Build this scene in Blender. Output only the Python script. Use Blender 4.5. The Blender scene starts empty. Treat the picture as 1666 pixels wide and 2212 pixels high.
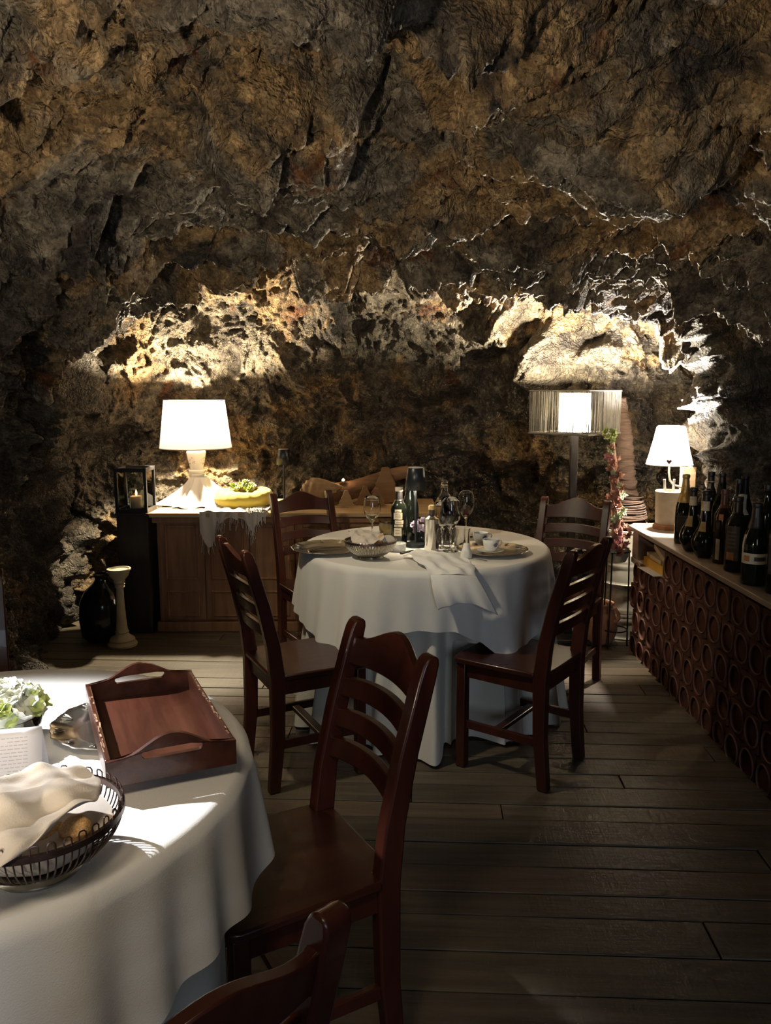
import bpy, bmesh, math, random
import numpy as np
from mathutils import Vector, Matrix, Euler
random.seed(7)
PI = math.pi
sc = bpy.context.scene
col = sc.collection

# ------------------------------------------------------------------ camera, world, lights, exposure
cd = bpy.data.cameras.new('camera'); cam = bpy.data.objects.new('camera', cd); col.objects.link(cam)
cd.sensor_fit = 'HORIZONTAL'; cd.sensor_width = 36.0; cd.lens = 1750.0 / 1666.0 * 36.0
cd.clip_start = 0.05
cam.matrix_world = Matrix.Translation((0, 0, 1.45)) @ Matrix.Rotation(PI/2 - math.radians(8.56), 4, 'X') @ Matrix.Rotation(math.radians(-0.1), 4, 'Z')
sc.camera = cam
sc.view_settings.view_transform = 'Standard'; sc.view_settings.look = 'None'
sc.view_settings.exposure = 0.0; sc.view_settings.gamma = 1.0; sc.view_settings.use_curve_mapping = False
w = bpy.data.worlds.new('world'); sc.world = w; w.use_nodes = True
w.node_tree.nodes['Background'].inputs['Color'].default_value = (0.75, 0.72, 0.9, 1)
w.node_tree.nodes['Background'].inputs['Strength'].default_value = 0.004

def lamp(name, kind, loc, power, color, aim=None, **kw):
    d = bpy.data.lights.new(name, kind); d.energy = power; d.color = color
    for k, v in kw.items(): setattr(d, k, v)
    o = bpy.data.objects.new(name, d); col.objects.link(o); o.location = loc
    if aim is not None: o.rotation_euler = (Vector(aim) - Vector(loc)).to_track_quat('-Z', 'Y').to_euler()
    return o
WARM = (1.0, 0.82, 0.58)
# ceiling spot over the near table (fixture is outside the frame, up on the left)
lamp('table_spot', 'SPOT', (-1.62, 1.72, 2.02), 480, (0.96, 0.97, 1.0), aim=(-0.80, 1.42, 0.76), spot_size=math.radians(37), spot_blend=0.75, shadow_soft_size=0.02)
# added soft warm fill from above for the near table, no fixture there
lamp('near_table_fill', 'SPOT', (-0.42, 0.25, 2.15), 42, (1.0, 0.82, 0.58), aim=(-0.66, 1.3, 0.65), spot_size=math.radians(60), spot_blend=0.8, shadow_soft_size=0.18)
# added uplight beside the camera, out of view, brightens the rock vault
lamp('vault_wash', 'SPOT', (-1.05, 0.15, 0.95), 185, (1.0, 0.84, 0.63), aim=(-0.25, 2.1, 2.5), spot_size=math.radians(96), spot_blend=0.8, shadow_soft_size=0.06)
# cool daylight from the entrance behind the camera, on the right
lamp('entrance_daylight', 'AREA', (1.0, -3.6, 1.7), 37, (0.72, 0.84, 1.0), aim=(0.45, 3.2, 0.75), shape='RECTANGLE', size=1.2, size_y=1.6)
# another spot over the far table and floor
lamp('far_table_spot', 'SPOT', (-0.75, 2.55, 2.10), 52, (1.0, 0.86, 0.62), aim=(0.0, 3.6, 0.3), spot_size=math.radians(70), spot_blend=0.6, shadow_soft_size=0.04)
sc.cycles.use_adaptive_sampling = True; sc.cycles.adaptive_threshold = 0.06; sc.cycles.adaptive_min_samples = 20; sc.cycles.diffuse_bounces = 4; sc.cycles.glossy_bounces = 4; sc.cycles.max_bounces = 9; sc.cycles.transmission_bounces = 10; sc.cycles.transparent_max_bounces = 12
sc.cycles.sample_clamp_indirect = 4.0

# ------------------------------------------------------------------ materials
def N(nt, t, **kw):
    n = nt.nodes.new(t)
    for k, v in kw.items(): setattr(n, k, v)
    return n
def mat(name, c1, c2=None, scale=8.0, rough=0.6, metal=0.0, bump=0.0, bscale=None, detail=6.0, stretch=(1, 1, 1), trans=0.0, ior=1.45, coat=0.0, emit=None, estr=0.0, lo=0.35, hi=0.65, sheen=0.0, spec=0.5, rvar=0.0):
    m = bpy.data.materials.new(name); m.use_nodes = True; nt = m.node_tree; b = nt.nodes['Principled BSDF']
    b.inputs['Roughness'].default_value = rough; b.inputs['Metallic'].default_value = metal
    b.inputs['IOR'].default_value = ior; b.inputs['Transmission Weight'].default_value = trans
    b.inputs['Coat Weight'].default_value = coat; b.inputs['Sheen Weight'].default_value = sheen
    b.inputs['Specular IOR Level'].default_value = spec
    b.inputs['Base Color'].default_value = (*c1, 1)
    if emit: b.inputs['Emission Color'].default_value = (*emit, 1); b.inputs['Emission Strength'].default_value = estr
    tc = N(nt, 'ShaderNodeTexCoord'); mp = N(nt, 'ShaderNodeMapping'); mp.inputs['Scale'].default_value = stretch
    nt.links.new(tc.outputs['Object'], mp.inputs['Vector'])
    if c2 is not None:
        n = N(nt, 'ShaderNodeTexNoise'); n.inputs['Scale'].default_value = scale; n.inputs['Detail'].default_value = detail; n.inputs['Roughness'].default_value = 0.6
        nt.links.new(mp.outputs['Vector'], n.inputs['Vector'])
        r = N(nt, 'ShaderNodeValToRGB'); r.color_ramp.elements[0].position = lo; r.color_ramp.elements[1].position = hi
        r.color_ramp.elements[0].color = (*c1, 1); r.color_ramp.elements[1].color = (*c2, 1)
        nt.links.new(n.outputs['Fac'], r.inputs['Fac']); nt.links.new(r.outputs['Color'], b.inputs['Base Color'])
        if rvar:
            mr = N(nt, 'ShaderNodeMapRange'); mr.inputs['To Min'].default_value = rough - rvar; mr.inputs['To Max'].default_value = rough + rvar
            nt.links.new(n.outputs['Fac'], mr.inputs['Value']); nt.links.new(mr.outputs['Result'], b.inputs['Roughness'])
    if bump:
        n2 = N(nt, 'ShaderNodeTexNoise'); n2.inputs['Scale'].default_value = bscale or scale * 3; n2.inputs['Detail'].default_value = 8
        nt.links.new(mp.outputs['Vector'], n2.inputs['Vector'])
        bp = N(nt, 'ShaderNodeBump'); bp.inputs['Strength'].default_value = bump; bp.inputs['Distance'].default_value = 0.01
        nt.links.new(n2.outputs['Fac'], bp.inputs['Height']); nt.links.new(bp.outputs['Normal'], b.inputs['Normal'])
    return m

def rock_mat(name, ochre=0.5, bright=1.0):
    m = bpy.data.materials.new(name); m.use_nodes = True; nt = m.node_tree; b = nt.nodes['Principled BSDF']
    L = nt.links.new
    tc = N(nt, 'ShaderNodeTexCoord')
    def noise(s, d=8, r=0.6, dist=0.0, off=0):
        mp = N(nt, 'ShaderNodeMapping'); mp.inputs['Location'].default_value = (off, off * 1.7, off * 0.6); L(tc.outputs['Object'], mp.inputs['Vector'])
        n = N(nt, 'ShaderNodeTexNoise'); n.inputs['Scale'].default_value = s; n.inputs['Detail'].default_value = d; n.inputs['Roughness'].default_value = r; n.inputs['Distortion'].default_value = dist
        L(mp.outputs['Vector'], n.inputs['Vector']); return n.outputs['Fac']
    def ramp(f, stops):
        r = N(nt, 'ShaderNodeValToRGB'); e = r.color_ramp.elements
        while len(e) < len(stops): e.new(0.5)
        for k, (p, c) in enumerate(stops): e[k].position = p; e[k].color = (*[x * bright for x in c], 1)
        L(f, r.inputs['Fac']); return r.outputs['Color']
    def mix(f, a, c, mode='MIX', fac=None):
        x = N(nt, 'ShaderNodeMix', data_type='RGBA', blend_type=mode)
        if fac is None: L(f, x.inputs['Factor'])
        else: x.inputs['Factor'].default_value = fac
        L(a, x.inputs['A']); L(c, x.inputs['B']); return x.outputs['Result']
    def sharp(f, lo, hi):
        mr = N(nt, 'ShaderNodeMapRange'); mr.inputs['From Min'].default_value = lo; mr.inputs['From Max'].default_value = hi
        L(f, mr.inputs['Value']); return mr.outputs['Result']
    grey = ramp(noise(9, 8, 0.65, 0.4), [(0.28, (0.055, 0.045, 0.034)), (0.48, (0.19, 0.158, 0.112)), (0.72, (0.38, 0.325, 0.235))])
    och = ramp(noise(13, 8, 0.7, 0.5, 3), [(0.25, (0.13, 0.075, 0.034)), (0.5, (0.36, 0.235, 0.11)), (0.75, (0.55, 0.40, 0.21))])
    dark = ramp(noise(30, 6, 0.7, 0, 5), [(0.3, (0.022, 0.018, 0.015)), (0.7, (0.10, 0.078, 0.06))])
    rust = ramp(noise(22, 6, 0.7, 0, 8), [(0.3, (0.10, 0.035, 0.014)), (0.7, (0.27, 0.115, 0.04))])
    c = mix(sharp(noise(1.55, 5, 0.6, 0.6, 1), 0.60 - 0.2 * ochre, 0.66 - 0.18 * ochre), grey, och)
    c = mix(sharp(noise(2.3, 6, 0.62, 0.5, 12), 0.61, 0.66), c, rust)
    c = mix(sharp(noise(2.1, 7, 0.65, 0.8, 21), 0.53, 0.62), c, dark)
    c = mix(sharp(noise(6.5, 7, 0.65, 0.6, 44), 0.60, 0.68), c, dark)
    c = mix(sharp(noise(60, 5, 0.7, 0, 33), 0.35, 0.62), mix(None, c, ramp(noise(90, 3), [(0, (0.35, 0.3, 0.26)), (1, (0.6, 0.55, 0.5))]), 'MULTIPLY', 0.75), c)
    for s_, lo_, hi_ in ((15, 0.55, 1.15), (42, 0.5, 1.25)):        # chips and fragments, each with its own tone
        vc = N(nt, 'ShaderNodeTexVoronoi'); vc.inputs['Scale'].default_value = s_; vc.inputs['Randomness'].default_value = 1.0
        wq = N(nt, 'ShaderNodeMix', data_type='RGBA', blend_type='ADD'); wq.inputs['Factor'].default_value = 0.12
        wn = N(nt, 'ShaderNodeTexNoise'); wn.inputs['Scale'].default_value = s_ * 0.6; wn.inputs['Detail'].default_value = 4
        L(tc.outputs['Object'], wn.inputs['Vector']); L(tc.outputs['Object'], wq.inputs['A']); L(wn.outputs['Color'], wq.inputs['B']); L(wq.outputs['Result'], vc.inputs['Vector'])
        sx = N(nt, 'ShaderNodeSeparateColor'); L(vc.outputs['Color'], sx.inputs['Color'])
        mr = N(nt, 'ShaderNodeMapRange'); mr.inputs['To Min'].default_value = lo_; mr.inputs['To Max'].default_value = hi_; L(sx.outputs['Red'], mr.inputs['Value'])
        mm = N(nt, 'ShaderNodeVectorMath', operation='SCALE'); L(c, mm.inputs[0]); L(mr.outputs['Result'], mm.inputs['Scale']); c = mm.outputs['Vector']
    L(c, b.inputs['Base Color'])
    b.inputs['Roughness'].default_value = 0.52; b.inputs['Specular IOR Level'].default_value = 0.35
    v = N(nt, 'ShaderNodeTexVoronoi'); v.inputs['Scale'].default_value = 34; v.feature = 'F1'
    wv = N(nt, 'ShaderNodeMix', data_type='RGBA', blend_type='ADD'); wv.inputs['Factor'].default_value = 0.09
    nn = N(nt, 'ShaderNodeTexNoise'); nn.inputs['Scale'].default_value = 14; nn.inputs['Detail'].default_value = 4
    L(tc.outputs['Object'], nn.inputs['Vector']); L(tc.outputs['Object'], wv.inputs['A']); L(nn.outputs['Color'], wv.inputs['B'])
    L(wv.outputs['Result'], v.inputs['Vector'])
    n2 = noise(85, 6, 0.6, 0.0, 2)
    v2 = N(nt, 'ShaderNodeTexVoronoi'); v2.inputs['Scale'].default_value = 78; L(wv.outputs['Result'], v2.inputs['Vector'])
    h0 = N(nt, 'ShaderNodeMath', operation='MULTIPLY_ADD'); L(v2.outputs['Distance'], h0.inputs[0]); h0.inputs[1].default_value = 0.45; vm = N(nt, 'ShaderNodeMath', operation='MULTIPLY'); vm.inputs[1].default_value = 0.55; L(v.outputs['Distance'], vm.inputs[0]); L(vm.outputs[0], h0.inputs[2])
    h = N(nt, 'ShaderNodeMath', operation='MULTIPLY_ADD'); L(n2, h.inputs[0]); h.inputs[1].default_value = 0.8; L(h0.outputs[0], h.inputs[2])
    bp = N(nt, 'ShaderNodeBump'); bp.inputs['Strength'].default_value = 0.95; bp.inputs['Distance'].default_value = 0.022
    L(h.outputs[0], bp.inputs['Height']); L(bp.outputs['Normal'], b.inputs['Normal'])
    return m

M = {}
M['rock'] = rock_mat('cave_rock', 0.55)
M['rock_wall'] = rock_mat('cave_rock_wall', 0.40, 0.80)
M['rock_shaded'] = rock_mat('cave_rock_shaded', 0.30, 0.52)  # darker copy of the rock, the side walls' shade is put into its colour
def wood(name, a, b_, rough=0.4, s=3.0, coat=0.0, st=(1, 12, 12), bump=0.08): return mat(name, a, b_, scale=s, rough=rough, stretch=st, detail=7, coat=coat, bump=bump, bscale=s * 2, lo=0.3, hi=0.7, rvar=0.08)
M['chair'] = wood('mahogany_stained_wood', (0.026, 0.0065, 0.0042), (0.070, 0.017, 0.0095), 0.34, 2.2, coat=0.15, st=(2, 2, 14) , bump=0.05)
M['chair'].node_tree.nodes['Mapping'].inputs['Scale'].default_value = (5, 5, 1.2)
M['seat'] = wood('mahogany_seat', (0.026, 0.0075, 0.005), (0.062, 0.018, 0.010), 0.30, 2.2, coat=0.15, st=(8, 1, 8), bump=0.04)
M['tray'] = wood('red_brown_tray_wood', (0.026, 0.0075, 0.004), (0.070, 0.021, 0.010), 0.33, 3.0, coat=0.1, st=(10, 1, 10))
M['tray_edge'] = mat('worn_tray_edge', (0.10, 0.035, 0.018), (0.42, 0.27, 0.16), 60, 0.5)
M['plank'] = None
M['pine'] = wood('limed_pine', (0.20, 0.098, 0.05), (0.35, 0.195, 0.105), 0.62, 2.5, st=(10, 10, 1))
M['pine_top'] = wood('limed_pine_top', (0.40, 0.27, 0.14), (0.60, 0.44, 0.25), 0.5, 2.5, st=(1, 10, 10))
M['darkwood'] = wood('blackened_wood', (0.012, 0.009, 0.008), (0.028, 0.02, 0.017), 0.6, 3, st=(8, 8, 1))
M['counter_top'] = wood('worn_counter_plank', (0.24, 0.185, 0.145), (0.38, 0.30, 0.24), 0.5, 3, st=(10, 1, 10))
M['ply'] = wood('pale_cut_wood', (0.30, 0.195, 0.10), (0.44, 0.31, 0.18), 0.6, 3, st=(1, 1, 8))
M['ply_dark'] = wood('brown_cut_wood', (0.17, 0.095, 0.045), (0.27, 0.16, 0.08), 0.6, 3, st=(1, 1, 8))
M['drift'] = wood('driftwood', (0.13, 0.068, 0.037), (0.28, 0.165, 0.095), 0.75, 4, st=(1, 6, 6), bump=0.5)
def cloth(name, c, c2, bump=0.12): return mat(name, c, c2, 3.0, 0.85, bump=bump, bscale=420, sheen=0.2, spec=0.2)
M['cloth'] = cloth('white_table_linen', (0.74, 0.725, 0.69), (0.80, 0.785, 0.75))
M['undercloth'] = cloth('cream_under_linen', (0.66, 0.635, 0.56), (0.72, 0.69, 0.62))
M['napkin'] = cloth('cream_napkin', (0.54, 0.475, 0.40), (0.60, 0.53, 0.45))
M['napkin_white'] = cloth('white_napkin', (0.78, 0.77, 0.75), (0.82, 0.81, 0.79))
M['gauze'] = cloth('pale_gauze', (0.62, 0.58, 0.52), (0.72, 0.68, 0.61))
M['silver'] = mat('antique_silver', (0.50, 0.47, 0.40), (0.68, 0.65, 0.58), 9, 0.27, 1.0, bump=0.1, bscale=30)
M['chrome'] = mat('polished_steel', (0.62, 0.60, 0.57), None, 8, 0.16, 1.0)
M['darkmetal'] = mat('dark_wire_metal', (0.11, 0.075, 0.065), (0.19, 0.13, 0.12), 40, 0.35, 0.9)
M['iron'] = mat('black_iron', (0.012, 0.011, 0.011), (0.022, 0.02, 0.02), 30, 0.5, 0.6)
M['black'] = mat('matt_black_paint', (0.012, 0.012, 0.014), (0.02, 0.02, 0.022), 12, 0.42)
M['blackmetal'] = mat('anthracite_lamp_metal', (0.02, 0.023, 0.028), (0.03, 0.034, 0.04), 12, 0.32, 0.5)
M['glass'] = mat('clear_glass', (0.97, 0.98, 0.97), None, rough=0.0, trans=1.0, ior=1.45)
M['greenglass'] = mat('tinted_tumbler_glass', (0.86, 0.88, 0.70), None, rough=0.02, trans=1.0)
M['bottle'] = mat('dark_bottle_glass', (0.006, 0.008, 0.006), (0.010, 0.012, 0.008), 5, 0.08, spec=0.6)
M['bottle_brown'] = mat('brown_bottle_glass', (0.013, 0.007, 0.005), (0.018, 0.010, 0.006), 5, 0.08, spec=0.6)
M['redwine'] = mat('red_wine', (0.10, 0.006, 0.012), None, rough=0.05)
M['whitewine'] = mat('white_wine', (0.95, 0.88, 0.52), None, rough=0.0, trans=1.0, ior=1.33)
M['label'] = mat('cream_label', (0.55, 0.47, 0.34), (0.68, 0.60, 0.46), 30, 0.7)
M['label_dark'] = mat('dark_label', (0.035, 0.028, 0.028), (0.075, 0.055, 0.05), 30, 0.6)
M['label_gold'] = mat('ochre_label', (0.28, 0.19, 0.07), (0.42, 0.30, 0.12), 30, 0.6)
M['ink'] = mat('brown_ink', (0.10, 0.075, 0.055), (0.16, 0.12, 0.09), 30, 0.7)
M['orange'] = mat('orange_emblem', (0.42, 0.15, 0.05), (0.50, 0.22, 0.09), 40, 0.6)
M['capsule'] = mat('black_foil', (0.013, 0.011, 0.011), (0.024, 0.02, 0.02), 20, 0.4)
M['capsule_red'] = mat('red_brown_foil', (0.07, 0.025, 0.02), (0.10, 0.04, 0.03), 20, 0.4)
M['gold'] = mat('gold_foil', (0.50, 0.33, 0.12), (0.66, 0.47, 0.20), 40, 0.42, 0.7, bump=0.3, bscale=60)
M['cork'] = mat('cork', (0.50, 0.34, 0.14), (0.62, 0.45, 0.22), 60, 0.8)
M['porcelain'] = mat('white_porcelain', (0.80, 0.79, 0.75), (0.82, 0.81, 0.77), 3, 0.18)
M['coffee'] = mat('coffee_dregs', (0.035, 0.016, 0.008), (0.06, 0.03, 0.015), 30, 0.3)
M['badge'] = mat('blue_grey_badge', (0.05, 0.06, 0.12), (0.07, 0.08, 0.15), 60, 0.4)
M['bread'] = mat('bread_crust', (0.42, 0.20, 0.06), (0.68, 0.43, 0.19), 18, 0.75, bump=0.3, bscale=40)
M['paper'] = mat('menu_card', (0.60, 0.59, 0.62), (0.64, 0.63, 0.66), 3, 0.75)
M['print'] = mat('grey_print', (0.40, 0.385, 0.40), (0.44, 0.42, 0.43), 30, 0.8)
M['petal'] = mat('white_petal', (0.86, 0.88, 0.74), (0.90, 0.91, 0.82), 30, 0.6)
M['petal_lime'] = mat('lime_petal', (0.52, 0.62, 0.18), (0.72, 0.78, 0.38), 30, 0.6)
M['lilac'] = mat('lilac_petal', (0.46, 0.36, 0.52), (0.62, 0.53, 0.68), 30, 0.6)
M['yellow'] = mat('mustard_fabric', (0.44, 0.34, 0.035), (0.56, 0.44, 0.07), 5, 0.8, bump=0.1, bscale=200, sheen=0.3)
M['leaf'] = mat('succulent_green', (0.20, 0.26, 0.06), (0.40, 0.46, 0.15), 25, 0.5)
M['leaf_pale'] = mat('succulent_pale_green', (0.34, 0.40, 0.20), (0.55, 0.58, 0.36), 25, 0.5)
M['leaf_red'] = mat('succulent_dusky_red', (0.17, 0.065, 0.045), (0.40, 0.21, 0.14), 22, 0.5)
M['leaf_pink'] = mat('succulent_pink', (0.30, 0.10, 0.11), (0.48, 0.22, 0.22), 25, 0.5)
M['fibre'] = mat('wound_brown_fibre', (0.038, 0.022, 0.015), (0.105, 0.066, 0.045), 6, 0.9, stretch=(1.5, 1.5, 30), bump=0.7, bscale=10)
M['zinc'] = mat('galvanised_zinc', (0.36, 0.33, 0.24), (0.46, 0.42, 0.32), 10, 0.5, 0.35)
M['terracotta'] = mat('terracotta', (0.30, 0.135, 0.07), (0.45, 0.24, 0.135), 10, 0.8, bump=0.15, bscale=40)
M['brick'] = mat('dark_terracotta_block', (0.06, 0.021, 0.013), (0.125, 0.045, 0.028), 9, 0.75, bump=0.3, bscale=60)
M['brick_ring'] = mat('pale_block_rim', (0.13, 0.06, 0.045), (0.21, 0.105, 0.08), 20, 0.8, bump=0.2, bscale=60)
M['mortar'] = mat('dark_mortar', (0.03, 0.02, 0.016), (0.06, 0.04, 0.03), 20, 0.9)
M['crock'] = mat('stoneware_glaze', (0.36, 0.31, 0.22), (0.50, 0.44, 0.33), 7, 0.4, bump=0.05)
M['stone_paint'] = mat('pale_painted_wood', (0.40, 0.35, 0.24), (0.52, 0.46, 0.33), 9, 0.7, bump=0.15)
M['chalk'] = mat('distressed_white_paint', (0.80, 0.77, 0.70), (0.86, 0.83, 0.77), 6, 0.65, bump=0.15)
M['wear'] = mat('bare_wood_wear', (0.18, 0.13, 0.08), (0.30, 0.23, 0.15), 40, 0.7)
M['enamel'] = mat('ivory_metal', (0.62, 0.56, 0.46), (0.70, 0.64, 0.54), 9, 0.4)
M['book'] = mat('ochre_book_cover', (0.55, 0.30, 0.035), (0.64, 0.37, 0.06), 9, 0.6)
M['pages'] = mat('cream_pages', (0.52, 0.40, 0.24), (0.64, 0.51, 0.33), 60, 0.8, stretch=(1, 1, 30))
M['wax'] = mat('candle_wax', (0.60, 0.46, 0.30), (0.66, 0.52, 0.36), 6, 0.5)
M['heart'] = mat('dark_red_heart', (0.10, 0.02, 0.02), (0.13, 0.03, 0.03), 20, 0.6)
M['darkglass'] = mat('dark_demijohn_glass', (0.010, 0.012, 0.013), (0.016, 0.018, 0.019), 5, 0.12)
def emis(name, c, s):
    m = bpy.data.materials.new(name); m.use_nodes = True; nt = m.node_tree; b = nt.nodes['Principled BSDF']
    b.inputs['Base Color'].default_value = (*c, 1); b.inputs['Emission Color'].default_value = (*c, 1); b.inputs['Emission Strength'].default_value = s
    return m
M['flame'] = emis('candle_flame', (1.0, 0.52, 0.18), 14)
M['led'] = emis('lamp_diffuser', (1.0, 0.92, 0.74), 6)
M['bulb'] = emis('warm_bulb', (1.0, 0.85, 0.62), 30)
def shade_mat(name, c, tcol, emit, estr, weave=True):
    m = bpy.data.materials.new(name); m.use_nodes = True; nt = m.node_tree; L = nt.links.new
    out = nt.nodes['Material Output']; b = nt.nodes['Principled BSDF']
    b.inputs['Base Color'].default_value = (*c, 1); b.inputs['Roughness'].default_value = 0.85
    b.inputs['Emission Color'].default_value = (*emit, 1); b.inputs['Emission Strength'].default_value = estr
    t = N(nt, 'ShaderNodeBsdfTranslucent'); t.inputs['Color'].default_value = (*tcol, 1)
    tc = N(nt, 'ShaderNodeTexCoord'); n = N(nt, 'ShaderNodeTexNoise'); n.inputs['Scale'].default_value = 150
    L(tc.outputs['Object'], n.inputs['Vector']); bp = N(nt, 'ShaderNodeBump'); bp.inputs['Strength'].default_value = 0.1; bp.inputs['Distance'].default_value = 0.002
    L(n.outputs['Fac'], bp.inputs['Height']); L(bp.outputs['Normal'], b.inputs['Normal'])
    mx = N(nt, 'ShaderNodeMixShader'); mx.inputs['Fac'].default_value = 0.5
    L(b.outputs['BSDF'], mx.inputs[1]); L(t.outputs['BSDF'], mx.inputs[2]); L(mx.outputs['Shader'], out.inputs['Surface'])
    return m
M['shade'] = shade_mat('linen_lampshade', (0.70, 0.60, 0.52), (0.060, 0.050, 0.043), (1.0, 0.82, 0.72), 0.5)
M['shade_white'] = shade_mat('white_lampshade', (0.85, 0.83, 0.78), (0.9, 0.85, 0.74), (1.0, 0.93, 0.80), 1.6)
M['string'] = mat('grey_string', (0.13, 0.125, 0.11), (0.22, 0.21, 0.185), 20, 0.8)
def pane_mat():
    m = bpy.data.materials.new('thin_window_pane'); m.use_nodes = True; nt = m.node_tree; L = nt.links.new
    out = nt.nodes['Material Output']; g = N(nt, 'ShaderNodeBsdfGlossy'); g.inputs['Roughness'].default_value = 0.03
    t = N(nt, 'ShaderNodeBsdfTransparent'); t.inputs['Color'].default_value = (0.93, 0.95, 0.93, 1)
    f = N(nt, 'ShaderNodeFresnel'); f.inputs['IOR'].default_value = 1.45
    mx = N(nt, 'ShaderNodeMixShader'); L(f.outputs['Fac'], mx.inputs['Fac']); L(t.outputs['BSDF'], mx.inputs[1]); L(g.outputs['BSDF'], mx.inputs[2]); L(mx.outputs['Shader'], out.inputs['Surface'])
    return m
M['pane'] = pane_mat()
def plank_mat(name, a, b_, c):
    m = wood(name, a, b_, 0.55, 2.2, st=(1, 14, 14), bump=0.0); nt = m.node_tree; L = nt.links.new; b = nt.nodes['Principled BSDF']
    tc = nt.nodes['Texture Coordinate']
    oi = N(nt, 'ShaderNodeObjectInfo'); rm = N(nt, 'ShaderNodeMath', operation='MULTIPLY'); rm.inputs[1].default_value = 57.0; L(oi.outputs['Random'], rm.inputs[0]); L(rm.outputs[0], nt.nodes['Mapping'].inputs['Location'])
    mp = N(nt, 'ShaderNodeMapping'); mp.inputs['Scale'].default_value = (70, 3, 1); L(rm.outputs[0], mp.inputs['Location']); L(tc.outputs['Object'], mp.inputs['Vector'])   # saw marks across the boards
    n = N(nt, 'ShaderNodeTexNoise'); n.inputs['Scale'].default_value = 1.0; n.inputs['Detail'].default_value = 4; L(mp.outputs['Vector'], n.inputs['Vector'])
    n3 = N(nt, 'ShaderNodeTexNoise'); n3.inputs['Scale'].default_value = 26; n3.inputs['Detail'].default_value = 8
    mp3 = N(nt, 'ShaderNodeMapping'); mp3.inputs['Scale'].default_value = (0.3, 3, 1); L(tc.outputs['Object'], mp3.inputs['Vector']); L(mp3.outputs['Vector'], n3.inputs['Vector'])
    ad = N(nt, 'ShaderNodeMath', operation='ADD'); L(n.outputs['Fac'], ad.inputs[0]); L(n3.outputs['Fac'], ad.inputs[1])
    bp = N(nt, 'ShaderNodeBump'); bp.inputs['Strength'].default_value = 0.45; bp.inputs['Distance'].default_value = 0.004
    L(ad.outputs[0], bp.inputs['Height']); L(bp.outputs['Normal'], b.inputs['Normal'])
    return m
PLANKS = [plank_mat('floor_board', (0.06, 0.048, 0.033), (0.145, 0.118, 0.08), 0), plank_mat('floor_board_warm', (0.068, 0.048, 0.032), (0.155, 0.115, 0.074), 0), plank_mat('floor_board_dark', (0.045, 0.035, 0.026), (0.115, 0.092, 0.063), 0)]

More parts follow.
